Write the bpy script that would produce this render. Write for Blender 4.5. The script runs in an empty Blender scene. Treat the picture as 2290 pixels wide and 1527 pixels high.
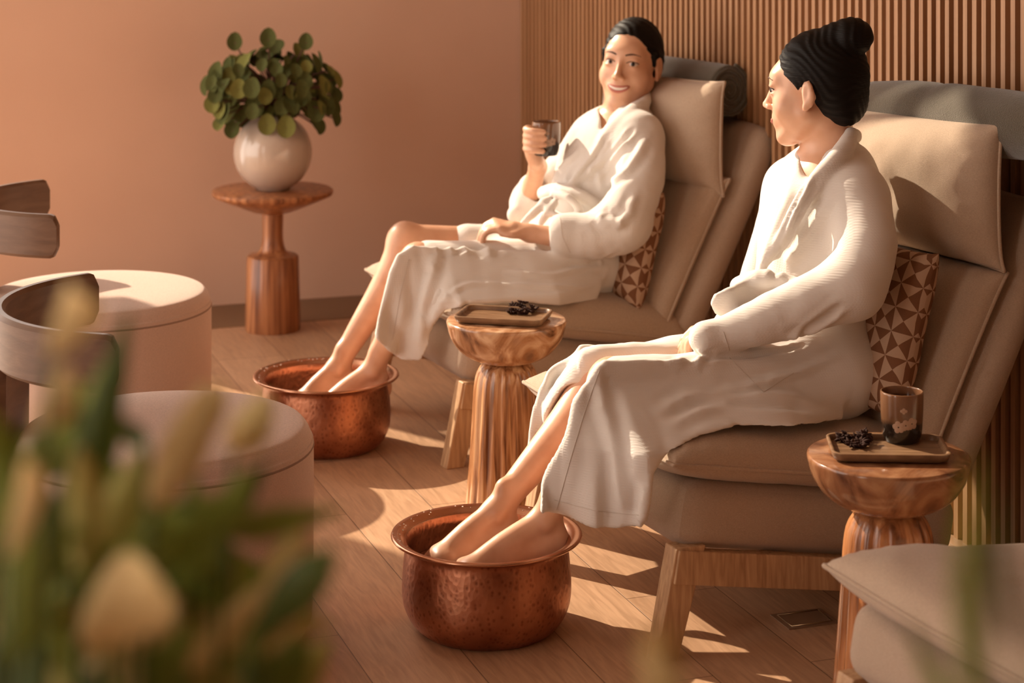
import bpy, bmesh, math, random
import numpy as np
from mathutils import Vector, Matrix, Euler
from mathutils.bvhtree import BVHTree
R = math.radians
sc = bpy.context.scene
col = sc.collection

# ------------------------------------------------------------------ camera, light, exposure
AZ = 19.1                                   # camera heading, degrees right of the slatted wall's direction
SA, CA = math.sin(R(AZ)), math.cos(R(AZ))
cam_d = bpy.data.cameras.new('camera'); cam = bpy.data.objects.new('camera', cam_d); col.objects.link(cam)
cam.location = (0, 0, 1.6); cam.rotation_euler = (R(90), 0, -R(AZ))
cam_d.lens = 72.3; cam_d.sensor_width = 36; cam_d.shift_y = -0.4644
cam_d.clip_start = 0.05
cam_d.dof.use_dof = True; cam_d.dof.focus_distance = 4.45; cam_d.dof.aperture_fstop = 3.9
sc.camera = cam

SUN_EL, SUN_AZ = 33.0, (0.50, -0.866)        # horizontal travel of the light
world = bpy.data.worlds.new('world'); sc.world = world; world.use_nodes = True
bg = world.node_tree.nodes['Background']; bg.inputs[0].default_value = (1.0, 0.87, 0.76, 1); bg.inputs[1].default_value = 3.8
sun_d = bpy.data.lights.new('sun', 'SUN'); sun_d.energy = 7.8; sun_d.angle = R(0.6); sun_d.color = (1.0, 0.84, 0.64)
sun = bpy.data.objects.new('sun', sun_d); col.objects.link(sun)
_c = math.cos(R(SUN_EL))
sun.rotation_euler = Vector((SUN_AZ[0] * _c, SUN_AZ[1] * _c, -math.sin(R(SUN_EL)))).to_track_quat('-Z', 'Y').to_euler()
sun.location = (-2, 9, 5)
sc.view_settings.view_transform = 'Standard'; sc.view_settings.look = 'None'
sc.view_settings.exposure = 0.0; sc.view_settings.gamma = 1.0
sc.view_settings.use_curve_mapping = False

# ------------------------------------------------------------------ helpers
def P(u, v, y=None, x=None, z=None):
    """a point of the room seen at photograph pixel (u, v), on one of the room's planes"""
    l = (u - 1145) / 4600; d = (SA + l * CA, CA - l * SA, -(v + 300) / 4600)
    t = y / d[1] if y is not None else x / d[0] if x is not None else (z - 1.6) / d[2]
    return np.array((d[0] * t, d[1] * t, 1.6 + d[2] * t))

def mat(name, color, rough=0.6, metal=0.0, spec=0.5, sheen=0.0, sss=0.0):
    m = bpy.data.materials.new(name); m.use_nodes = True
    b = m.node_tree.nodes['Principled BSDF']
    b.inputs['Base Color'].default_value = (*color, 1); b.inputs['Roughness'].default_value = rough
    b.inputs['Metallic'].default_value = metal; b.inputs['Specular IOR Level'].default_value = spec
    if sheen: b.inputs['Sheen Weight'].default_value = sheen
    if sss:
        b.inputs['Subsurface Weight'].default_value = sss; b.inputs['Subsurface Radius'].default_value = (0.6, 0.2, 0.1)
        b.inputs['Subsurface Scale'].default_value = 0.02
    return m, m.node_tree, b

def nd(nt, typ, **kw):
    n = nt.nodes.new(typ)
    for k, v in kw.items():
        if k in n.inputs: n.inputs[k].default_value = v
        else: setattr(n, k, v)
    return n

def coords(nt, scale=(1, 1, 1), rot=(0, 0, 0), out='Object'):
    tc = nd(nt, 'ShaderNodeTexCoord'); mp = nd(nt, 'ShaderNodeMapping')
    mp.inputs['Scale'].default_value = scale; mp.inputs['Rotation'].default_value = rot
    nt.links.new(tc.outputs[out], mp.inputs['Vector']); return mp.outputs[0]

def ramp(nt, fac, stops):
    r = nd(nt, 'ShaderNodeValToRGB'); e = r.color_ramp.elements
    while len(e) < len(stops): e.new(0.5)
    for k, (p, c) in enumerate(stops): e[k].position = p; e[k].color = (*c, 1)
    nt.links.new(fac, r.inputs[0]); return r.outputs[0]

def bump(nt, b, height, strength, dist):
    n = nd(nt, 'ShaderNodeBump'); n.inputs['Strength'].default_value = strength; n.inputs['Distance'].default_value = dist
    nt.links.new(height, n.inputs['Height']); nt.links.new(n.outputs[0], b.inputs['Normal'])

def fabric(name, color, bs=900, bstr=0.35, var=0.12, sheen=0.2):
    m, nt, b = mat(name, color, 0.9, spec=0.15, sheen=sheen)
    n1 = nd(nt, 'ShaderNodeTexNoise'); n1.inputs['Scale'].default_value = bs; nt.links.new(coords(nt), n1.inputs['Vector'])
    n2 = nd(nt, 'ShaderNodeTexNoise'); n2.inputs['Scale'].default_value = 260; n2.inputs['Detail'].default_value = 4
    nt.links.new(coords(nt, (1, 1, 4)), n2.inputs['Vector'])
    nt.links.new(ramp(nt, n2.outputs[0], [(0.3, tuple(c * (1 - var) for c in color)), (0.7, tuple(min(1, c * (1 + var)) for c in color))]), b.inputs['Base Color'])
    bump(nt, b, n1.outputs[0], bstr, 0.002); return m

def wood(name, c1, c2, c3, scale=(14, 14, 0.8), rough=0.35, dist=6, n=3.0, spec=0.5):
    m, nt, b = mat(name, c2, rough, spec=spec)
    co = coords(nt, scale)
    n1 = nd(nt, 'ShaderNodeTexNoise'); n1.inputs['Scale'].default_value = n; n1.inputs['Detail'].default_value = 5; n1.inputs['Distortion'].default_value = dist * 0.1
    nt.links.new(co, n1.inputs['Vector'])
    nt.links.new(ramp(nt, n1.outputs[0], [(0.3, c1), (0.5, c2), (0.68, c3)]), b.inputs['Base Color'])
    n2 = nd(nt, 'ShaderNodeTexNoise'); n2.inputs['Scale'].default_value = n * 8; nt.links.new(co, n2.inputs['Vector'])
    bump(nt, b, n2.outputs[0], 0.15, 0.001); return m

M = {}
M['linen'] = fabric('oatmeal linen', (0.47, 0.35, 0.255))
M['linen_side'] = fabric('oatmeal linen band', (0.43, 0.315, 0.23))
M['boucle'] = fabric('cream chenille', (0.60, 0.44, 0.36), bs=500)
M['towel'] = fabric('olive grey towelling', (0.088, 0.072, 0.048), bs=420, bstr=0.9, var=0.3, sheen=0.5)
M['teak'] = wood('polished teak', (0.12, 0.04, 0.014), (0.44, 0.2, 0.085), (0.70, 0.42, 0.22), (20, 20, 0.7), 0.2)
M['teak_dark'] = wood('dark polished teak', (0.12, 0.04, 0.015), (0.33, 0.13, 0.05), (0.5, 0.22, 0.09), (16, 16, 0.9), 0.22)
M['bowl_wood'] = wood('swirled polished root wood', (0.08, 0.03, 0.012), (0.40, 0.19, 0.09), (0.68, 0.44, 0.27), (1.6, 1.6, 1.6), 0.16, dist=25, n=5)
M['tray_wood'] = wood('brown tray wood', (0.13, 0.065, 0.03), (0.22, 0.12, 0.06), (0.3, 0.17, 0.09), (4, 30, 4), 0.4)
M['oak'] = wood('light oak', (0.36, 0.2, 0.1), (0.5, 0.3, 0.16), (0.6, 0.38, 0.21), (30, 30, 3), 0.5)
M['band_wood'] = wood('smooth brown bentwood', (0.115, 0.055, 0.026), (0.145, 0.072, 0.036), (0.175, 0.092, 0.05), (3, 3, 16), 0.42)
M['walnut'] = wood('reddish walnut', (0.14, 0.045, 0.018), (0.35, 0.135, 0.055), (0.55, 0.25, 0.11), (18, 18, 0.8), 0.3)

def copper():
    m, nt, b = mat('hammered copper', (0.62, 0.27, 0.16), 0.28, 1.0)
    v = nd(nt, 'ShaderNodeTexVoronoi'); v.inputs['Scale'].default_value = 95
    nt.links.new(coords(nt, (1, 1, 0.8)), v.inputs['Vector'])
    n = nd(nt, 'ShaderNodeTexNoise'); n.inputs['Scale'].default_value = 14; n.inputs['Detail'].default_value = 5
    nt.links.new(coords(nt), n.inputs['Vector'])
    nt.links.new(ramp(nt, n.outputs[0], [(0.3, (0.34, 0.13, 0.075)), (0.6, (0.54, 0.24, 0.14)), (0.8, (0.66, 0.34, 0.21))]), b.inputs['Base Color'])
    cl = b.inputs['Base Color'].links[0].from_socket; mx = nd(nt, 'ShaderNodeMix', data_type='RGBA', blend_type='MULTIPLY'); mx.inputs[0].default_value = 1.0
    nt.links.new(cl, mx.inputs[6]); nt.links.new(ramp(nt, v.outputs[0], [(0.08, (0.62, 0.55, 0.55)), (0.40, (1, 1, 1))]), mx.inputs[7]); nt.links.new(mx.outputs[2], b.inputs['Base Color'])
    r = nd(nt, 'ShaderNodeMapRange'); r.inputs[3].default_value = 0.3; r.inputs[4].default_value = 0.48
    nt.links.new(n.outputs[0], r.inputs[0]); nt.links.new(r.outputs[0], b.inputs['Roughness'])
    bump(nt, b, v.outputs[0], 0.26, 0.003); return m
M['copper'] = copper()
M['copper_rim'] = mat('smooth copper rim', (0.62, 0.33, 0.21), 0.22, 1.0)[0]

def robe_mat(name, color):
    m, nt, b = mat(name, color, 0.92, spec=0.1, sheen=0.25)
    tc = nd(nt, 'ShaderNodeTexCoord'); sep = nd(nt, 'ShaderNodeSeparateXYZ'); nt.links.new(tc.outputs['Object'], sep.inputs[0])
    def wave(sock, k):
        a = nd(nt, 'ShaderNodeMath', operation='MULTIPLY'); a.inputs[1].default_value = k; nt.links.new(sock, a.inputs[0])
        s = nd(nt, 'ShaderNodeMath', operation='SINE'); nt.links.new(a.outputs[0], s.inputs[0]); return s.outputs[0]
    ad = nd(nt, 'ShaderNodeMath', operation='ADD'); nt.links.new(sep.outputs[0], ad.inputs[0]); nt.links.new(sep.outputs[1], ad.inputs[1])
    mx = nd(nt, 'ShaderNodeMath', operation='MAXIMUM')
    nt.links.new(wave(ad.outputs[0], 1150), mx.inputs[0]); nt.links.new(wave(sep.outputs[2], 1150), mx.inputs[1])
    bump(nt, b, mx.outputs[0], 0.16, 0.0011); return m
M['robe'] = robe_mat('white waffle cotton', (0.74, 0.69, 0.64))

def skin_mat():
    m, nt, b = mat('skin', (0.70, 0.40, 0.26), 0.38, spec=0.5, sss=0.12)
    n = nd(nt, 'ShaderNodeTexNoise'); n.inputs['Scale'].default_value = 22; nt.links.new(coords(nt), n.inputs['Vector'])
    nt.links.new(ramp(nt, n.outputs[0], [(0.35, (0.64, 0.35, 0.22)), (0.65, (0.72, 0.42, 0.275))]), b.inputs['Base Color']); return m
M['skin'] = skin_mat()
def hair_mat():
    m, nt, b = mat('black hair', (0.006, 0.004, 0.003), 0.55, spec=0.16)
    n = nd(nt, 'ShaderNodeTexNoise'); n.inputs['Scale'].default_value = 40; nt.links.new(coords(nt, (1, 1, 8), (0.5, 0.4, 0)), n.inputs['Vector'])
    bump(nt, b, n.outputs[0], 0.4, 0.003); return m
M['hair'] = hair_mat()
M['lip'] = mat('lips', (0.50, 0.16, 0.12), 0.4)[0]
M['teeth'] = mat('teeth', (0.85, 0.78, 0.7), 0.3)[0]
M['brow'] = mat('brow hair', (0.07, 0.03, 0.018), 0.8)[0]
M['eye_white'] = mat('eye white', (0.75, 0.66, 0.6), 0.2)[0]
M['iris'] = mat('dark brown iris', (0.015, 0.007, 0.004), 0.1)[0]
M['nail'] = mat('fingernail', (0.78, 0.48, 0.38), 0.25)[0]
M['water'] = mat('dark bath water', (0.05, 0.02, 0.012), 0.04, spec=0.6)[0]
M['drop'] = mat('water droplet', (0.9, 0.8, 0.7), 0.05, spec=1.0)[0]
M['anise'] = mat('dark star anise', (0.035, 0.013, 0.008), 0.85, spec=0.2)[0]
M['leaf'] = fabric('green leaf', (0.085, 0.095, 0.03), bs=30, bstr=0.1, var=0.4, sheen=0)
M['leaf_light'] = fabric('yellow green leaf', (0.18, 0.18, 0.05), bs=30, bstr=0.1, var=0.3, sheen=0)
M['stem'] = mat('brown stem', (0.10, 0.035, 0.02), 0.7)[0]
M['pale_leaf'] = mat('fresh green leaf', (0.30, 0.39, 0.07), 0.5)[0]
M['dark_leaf'] = mat('dark green leaf', (0.09, 0.15, 0.025), 0.5)[0]
M['cream_petal'] = mat('creamy yellow petal', (0.92, 0.74, 0.36), 0.7)[0]
M['olive_leaf'] = mat('olive green leaf', (0.58, 0.52, 0.16), 0.5)[0]
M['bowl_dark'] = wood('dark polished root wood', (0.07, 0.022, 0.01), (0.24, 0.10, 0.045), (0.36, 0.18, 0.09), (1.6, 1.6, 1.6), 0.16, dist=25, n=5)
M['pot'] = mat('grey stoneware pot', (0.3, 0.24, 0.2), 0.6)[0]
def glaze():
    m, nt, b = mat('ivory glaze', (0.56, 0.46, 0.38), 0.18, spec=0.7)
    b.inputs['Coat Weight'].default_value = 0.5; b.inputs['Coat Roughness'].default_value = 0.06
    return m
M['glaze'] = glaze()
def cupglaze():
    m, nt, b = mat('brown banded cup glaze', (0.1, 0.04, 0.02), 0.14, spec=0.7)
    tc = nd(nt, 'ShaderNodeTexCoord'); sep = nd(nt, 'ShaderNodeSeparateXYZ'); nt.links.new(tc.outputs['Object'], sep.inputs[0])
    n = nd(nt, 'ShaderNodeTexNoise'); n.inputs['Scale'].default_value = 18; nt.links.new(coords(nt), n.inputs['Vector'])
    a = nd(nt, 'ShaderNodeMath', operation='MULTIPLY_ADD'); a.inputs[1].default_value = 0.03; nt.links.new(n.outputs[0], a.inputs[0]); nt.links.new(sep.outputs[2], a.inputs[2])
    r = nd(nt, 'ShaderNodeMapRange'); r.inputs[1].default_value = 0.0; r.inputs[2].default_value = 0.11; nt.links.new(a.outputs[0], r.inputs[0])
    nt.links.new(ramp(nt, r.outputs[0], [(0.0, (0.012, 0.008, 0.006)), (0.47, (0.02, 0.012, 0.008)), (0.55, (0.13, 0.06, 0.028)), (1.0, (0.19, 0.09, 0.045))]), b.inputs['Base Color']); return m
M['cup'] = cupglaze()
M['motif'] = mat('pale pink painted blossom', (0.40, 0.25, 0.17), 0.3)[0]
M['tea'] = mat('dark tea', (0.05, 0.014, 0.005), 0.05)[0]

def link(ob, parent=None, m=None):
    col.objects.link(ob)
    if parent is not None: ob.parent = parent
    if m is not None: ob.data.materials.append(M[m] if isinstance(m, str) else m)
    return ob

def mesh(name, verts, faces, m, parent=None, smooth=True, loc=None):
    me = bpy.data.meshes.new(name)
    verts = np.asarray(verts, float)
    me.from_pydata(verts.tolist(), [], faces if isinstance(faces, list) else faces.tolist())
    me.update()
    if smooth: me.polygons.foreach_set('use_smooth', [True] * len(me.polygons))
    ob = bpy.data.objects.new(name, me)
    if loc is not None: ob.location = loc
    return link(ob, parent, m)

def tag(o, label=None, cat=None, group=None, kind=None):
    if label: o['label'] = label
    if cat: o['category'] = cat
    if group: o['group'] = group
    if kind: o['kind'] = kind
    return o

def empty(name, loc=(0, 0, 0), rz=0.0):
    o = bpy.data.objects.new(name, None); col.objects.link(o); o.location = loc; o.rotation_euler = (0, 0, rz)
    o.empty_display_size = 0.05; return o

def copy_tree(o, parent=None):
    c = o.copy(); col.objects.link(c); c.parent = parent
    for ch in list(o.children): copy_tree(ch, c)
    return c

class MB:
    """collects shapes into one mesh"""
    def __init__(s): s.v = []; s.f = []; s.n = 0
    def add(s, v, f):
        v = np.asarray(v, float); s.v.append(v); s.f += [[i + s.n for i in q] for q in f]; s.n += len(v)
    def box(s, lo, hi, mtx=None):
        x0, y0, z0 = lo; x1, y1, z1 = hi
        v = np.array([(x, y, z) for x in (x0, x1) for y in (y0, y1) for z in (z0, z1)], float)
        if mtx is not None: v = v @ np.array(mtx.to_3x3()).T + np.array(mtx.translation)
        s.add(v, [[0, 1, 3, 2], [4, 6, 7, 5], [0, 4, 5, 1], [2, 3, 7, 6], [0, 2, 6, 4], [1, 5, 7, 3]])
    def prism(s, a, b, wa, wb):
        """square bar from a to b with half sizes wa, wb given as (x, y)"""
        v = []
        for p, w in ((a, wa), (b, wb)):
            for sx, sy in ((-1, -1), (1, -1), (1, 1), (-1, 1)): v.append((p[0] + sx * w[0], p[1] + sy * w[1], p[2]))
        s.add(v, [[0, 1, 2, 3], [7, 6, 5, 4]] + [[i, i + 4, (i + 1) % 4 + 4, (i + 1) % 4] for i in range(4)])
    def tube(s, pts, r, n=8, closed=False, cap=True):
        pts = np.asarray(pts, float); k = len(pts); rr = np.broadcast_to(np.asarray(r, float), (k,))
        T = np.roll(pts, -1, 0) - np.roll(pts, 1, 0)
        if not closed: T[0] = pts[1] - pts[0]; T[-1] = pts[-1] - pts[-2]
        T /= np.linalg.norm(T, axis=1)[:, None] + 1e-12
        up = np.array((0, 0, 1.)) if abs(T[0][2]) < .9 else np.array((1., 0, 0)); v = []
        nrm = np.cross(T[0], up); nrm /= np.linalg.norm(nrm)
        for i in range(k):
            nrm = nrm - T[i] * nrm.dot(T[i]); nrm /= np.linalg.norm(nrm) + 1e-12; bn = np.cross(T[i], nrm)
            for j in range(n):
                a = 2 * math.pi * j / n; v.append(pts[i] + rr[i] * (math.cos(a) * nrm + math.sin(a) * bn))
        f = []
        for i in range(k if closed else k - 1):
            i2 = (i + 1) % k
            for j in range(n): f.append([i * n + j, i * n + (j + 1) % n, i2 * n + (j + 1) % n, i2 * n + j])
        if not closed and cap: f += [list(range(n))[::-1], [(k - 1) * n + j for j in range(n)]]
        s.add(v, f)
    def lathe(s, prof, n=64, c=(0, 0, 0), rip=None, sx=1.0, sy=1.0, ang=(0, 2 * math.pi)):
        full = abs(ang[1] - ang[0] - 2 * math.pi) < 1e-6; v = []; k = len(prof); nn = n if full else n + 1
        for i, (r, z) in enumerate(prof):
            for j in range(nn):
                a = ang[0] + (ang[1] - ang[0]) * j / n; q = r * (1 + (rip(a, z, i) if rip else 0))
                v.append((c[0] + q * math.cos(a) * sx, c[1] + q * math.sin(a) * sy, c[2] + z))
        f = []
        for i in range(k - 1):
            for j in range(n):
                j2 = (j + 1) % nn; f.append([i * nn + j, i * nn + j2, (i + 1) * nn + j2, (i + 1) * nn + j])
        s.add(v, f)
    def ell(s, c, r, n=16, m=10):
        v = []; f = []
        for i in range(m + 1):
            t = math.pi * i / m
            for j in range(n): v.append((c[0] + r[0] * math.sin(t) * math.cos(2 * math.pi * j / n), c[1] + r[1] * math.sin(t) * math.sin(2 * math.pi * j / n), c[2] + r[2] * math.cos(t)))
        for i in range(m):
            for j in range(n): f.append([i * n + j, (i + 1) * n + j, (i + 1) * n + (j + 1) % n, i * n + (j + 1) % n])
        s.add(v, f)
    def build(s, name, m, parent=None, smooth=True, loc=None, bevel=0):
        o = mesh(name, np.concatenate(s.v), s.f, m, parent, smooth, loc)
        if bevel:
            b = o.modifiers.new('bevel', 'BEVEL'); b.width = bevel; b.segments = 3; b.limit_method = 'ANGLE'; b.harden_normals = False
        return o

def spline(pts, n=12, closed=False):
    pts = np.asarray(pts, float); k = len(pts); out = []
    for i in range(k if closed else k - 1):
        g = lambda j: pts[j % k] if closed else pts[min(max(j, 0), k - 1)]
        p0, p1, p2, p3 = g(i - 1), g(i), g(i + 1), g(i + 2)
        for t in np.arange(n) / n:
            out.append(0.5 * (2 * p1 + (p2 - p0) * t + (2 * p0 - 5 * p1 + 4 * p2 - p3) * t * t + (3 * p1 - p0 - 3 * p2 + p3) * t ** 3))
    if not closed: out.append(pts[-1])
    return np.array(out)

# smooth value noise on points, for folds and lumps
_rs = np.random.RandomState(7); _lat = _rs.rand(32, 32, 32)
def vnoise(p):
    p = np.asarray(p, float); i = np.floor(p).astype(int); f = p - i; f = f * f * (3 - 2 * f); r = 0
    for dx in (0, 1):
        for dy in (0, 1):
            for dz in (0, 1):
                w = (f[..., 0] if dx else 1 - f[..., 0]) * (f[..., 1] if dy else 1 - f[..., 1]) * (f[..., 2] if dz else 1 - f[..., 2])
                r = r + w * _lat[(i[..., 0] + dx) % 32, (i[..., 1] + dy) % 32, (i[..., 2] + dz) % 32]
    return r * 2 - 1

# ------------------------------------------------------------------ sculpting with distance fields
class Field:
    def __init__(s, lo, hi, h):
        s.lo = np.array(lo, float); s.h = h; s.n = np.ceil((np.array(hi) - s.lo) / h).astype(int) + 1
        s.a = np.full(tuple(s.n), 1.0, np.float32)
    def _grid(s, lo, hi):
        a = np.clip(np.floor((np.array(lo) - s.lo) / s.h).astype(int), 0, s.n - 1); b = np.clip(np.ceil((np.array(hi) - s.lo) / s.h).astype(int) + 1, 1, s.n)
        if (b <= a).any(): return None, None
        g = np.stack(np.meshgrid(*[s.lo[k] + s.h * np.arange(a[k], b[k]) for k in range(3)], indexing='ij'), -1).astype(np.float32)
        return tuple(slice(a[k], b[k]) for k in range(3)), g
    def op(s, lo, hi, fn, k=0.0, mode='add'):
        pad = k + 3 * s.h; sl, g = s._grid(np.array(lo) - pad, np.array(hi) + pad)
        if sl is None: return
        d = fn(g).astype(np.float32); o = s.a[sl]
        if mode == 'add':
            if k > 0:
                hh = np.maximum(k - np.abs(o - d), 0) / k; s.a[sl] = np.minimum(o, d) - hh * hh * k * 0.25
            else: s.a[sl] = np.minimum(o, d)
        else:
            d = -d
            if k > 0:
                hh = np.maximum(k - np.abs(o - d), 0) / k; s.a[sl] = np.maximum(o, d) + hh * hh * k * 0.25
            else: s.a[sl] = np.maximum(o, d)
    def cap(s, a, b, ra, rb, k=0.0, mode='add'):
        a = np.array(a, float); b = np.array(b, float); R_ = max(ra, rb)
        def fn(g):
            ab = (b - a); t = np.clip(((g - a) @ ab) / (ab @ ab + 1e-12), 0, 1)
            return np.linalg.norm(g - a - t[..., None] * ab, axis=-1) - (ra + (rb - ra) * t)
        s.op(np.minimum(a, b) - R_, np.maximum(a, b) + R_, fn, k, mode)
    def chain(s, pts, rad, k=0.0, mode='add'):
        pts = np.array([np.array(p, float) for p in pts]); rad = np.array(rad, float)
        if len(pts) > 2:
            sp = spline(np.concatenate([pts, rad[:, None]], 1), 3 if len(pts) < 8 else 2); pts, rad = sp[:, :3], np.maximum(sp[:, 3], .0015)
        m = rad.max()
        def fn(g):
            d = np.full(g.shape[:3], 9.0, np.float32)
            for i in range(len(pts) - 1):
                a, ab = pts[i].astype(np.float32), (pts[i + 1] - pts[i]).astype(np.float32); w = g - a
                t = np.clip((w @ ab) / (ab @ ab + 1e-12), 0, 1)
                d = np.minimum(d, np.linalg.norm(w - t[..., None] * ab, axis=-1) - (rad[i] + (rad[i + 1] - rad[i]) * t))
            return d
        s.op(pts.min(0) - m, pts.max(0) + m, fn, k, mode)
    def ell(s, c, r, rot=None, k=0.0, mode='add'):
        """rot: 3x3 whose columns are the ellipsoid's axes"""
        c = np.array(c, float); r = np.array(r, float); A = np.eye(3) if rot is None else np.array(rot, float)
        ext = np.sqrt(((A * r) ** 2).sum(1))
        def fn(g):
            q = (g - c) @ A; k0 = np.linalg.norm(q / r, axis=-1); k1 = np.linalg.norm(q / (r * r), axis=-1)
            return np.where(k1 > 1e-9, k0 * (k0 - 1) / np.maximum(k1, 1e-9), -r.min())
        s.op(c - ext, c + ext, fn, k, mode)
    def sheet(s, poly, yf, th, k=0.0, pad_y=0.1):
        """cloth panel: outline given in (x, z), lying at y = yf(x, z), rounded thickness th"""
        poly = np.array(poly, float); lo = poly.min(0); hi = poly.max(0)
        ym = yf(*np.meshgrid(np.linspace(lo[0], hi[0], 9), np.linspace(lo[1], hi[1], 9)))
        def fn(g):
            x, z = g[..., 0], g[..., 2]; d = np.full(x.shape, 9.0); ins = np.zeros(x.shape, bool); n = len(poly)
            x = x[:, 0, :]; z = z[:, 0, :]; d = np.full(x.shape, 9.0); ins = np.zeros(x.shape, bool)
            for i in range(n):
                a, b = poly[i], poly[(i + 1) % n]; e = b - a
                t = np.clip(((x - a[0]) * e[0] + (z - a[1]) * e[1]) / (e @ e), 0, 1)
                d = np.minimum(d, np.hypot(x - a[0] - t * e[0], z - a[1] - t * e[1]))
                if abs(b[1] - a[1]) > 1e-9:
                    ins ^= ((a[1] > z) != (b[1] > z)) & (x < (b[0] - a[0]) * (z - a[1]) / (b[1] - a[1]) + a[0])
            d2 = np.where(ins, -d, d); yy = yf(x, z)
            dy = np.abs(g[..., 1] - yy[:, None, :]) * 0.72
            q = np.maximum(d2[:, None, :], 0)
            return np.where(d2[:, None, :] > 0, np.hypot(q, dy), dy) - th
        s.op((lo[0] - th, ym.min() - th - pad_y * 0.2, lo[1] - th), (hi[0] + th, ym.max() + th + pad_y * 0.2, hi[1] + th), fn, k)
    def mesh(s, name, m, parent=None, relax=2, post=None):
        a = s.a; n = a.shape; neg = a < 0
        act = np.zeros(tuple(k - 1 for k in n), np.uint8)
        for dx in (0, 1):
            for dy in (0, 1):
                for dz in (0, 1): act += neg[dx:n[0] - 1 + dx, dy:n[1] - 1 + dy, dz:n[2] - 1 + dz]
        idx = np.argwhere((act > 0) & (act < 8)); vid = np.full(act.shape, -1, np.int32); vid[tuple(idx.T)] = np.arange(len(idx))
        cs = {}
        for c in range(8):
            o = np.array([(c >> 2) & 1, (c >> 1) & 1, c & 1]); cs[c] = a[tuple((idx + o).T)]
        acc = np.zeros((len(idx), 3)); cnt = np.zeros(len(idx))
        for c in range(8):
            for ax in (4, 2, 1):
                if c & ax: continue
                c2 = c | ax; va, vb = cs[c], cs[c2]; cr = (va < 0) != (vb < 0)
                t = np.where(cr, va / np.where(cr, va - vb, 1), 0)
                p = np.array([(c >> 2) & 1, (c >> 1) & 1, c & 1], float)[None] + t[:, None] * np.array([ax == 4, ax == 2, ax == 1], float)[None]
                acc += p * cr[:, None]; cnt += cr
        V = s.lo + (idx + acc / cnt[:, None]) * s.h; F = []
        for ax in range(3):
            o1, o2 = [k for k in range(3) if k != ax]
            sl0 = [slice(None)] * 3; sl1 = [slice(None)] * 3; sl0[ax] = slice(0, -1); sl1[ax] = slice(1, None)
            e = np.argwhere(neg[tuple(sl0)] != neg[tuple(sl1)]); e = e[(e[:, o1] > 0) & (e[:, o2] > 0) & (e[:, o1] < n[o1] - 1) & (e[:, o2] < n[o2] - 1)]
            u1 = np.zeros(3, int); u1[o1] = 1; u2 = np.zeros(3, int); u2[o2] = 1
            q = np.stack([vid[tuple(w.T)] for w in (e - u1 - u2, e - u2, e, e - u1)], 1)
            fl = neg[tuple(e.T)] ^ (ax == 1); q[~fl] = q[~fl][:, ::-1]; F.append(q)
        F = np.concatenate(F); F = F[(F >= 0).all(1)]
        for _ in range(relax):
            S_ = np.zeros_like(V); c_ = np.zeros(len(V))
            for i in range(4):
                for j in ((i + 1) % 4, (i + 3) % 4):
                    for k in range(3): S_[:, k] += np.bincount(F[:, i], V[F[:, j], k], len(V))
                    c_ += np.bincount(F[:, i], minlength=len(V))
            V = V * 0.5 + 0.5 * S_ / np.maximum(c_, 1)[:, None]
        if post is not None:
            nr = np.cross(V[F[:, 2]] - V[F[:, 0]], V[F[:, 3]] - V[F[:, 1]]); N = np.zeros_like(V)
            for i in range(4):
                for k in range(3): N[:, k] += np.bincount(F[:, i], nr[:, k], len(V))
            N /= np.linalg.norm(N, axis=1)[:, None] + 1e-12
            V = V + N * post(V)[:, None]
        me = bpy.data.meshes.new(name); me.vertices.add(len(V)); me.vertices.foreach_set('co', V.ravel().astype(np.float32))
        me.loops.add(F.size); me.loops.foreach_set('vertex_index', F.ravel().astype(np.int32))
        me.polygons.add(len(F)); me.polygons.foreach_set('loop_start', np.arange(0, F.size, 4, dtype=np.int32)); me.polygons.foreach_set('loop_total', np.full(len(F), 4, np.int32))
        me.polygons.foreach_set('use_smooth', np.ones(len(F), bool)); me.update(calc_edges=True)
        return link(bpy.data.objects.new(name, me), parent, m)
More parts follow.
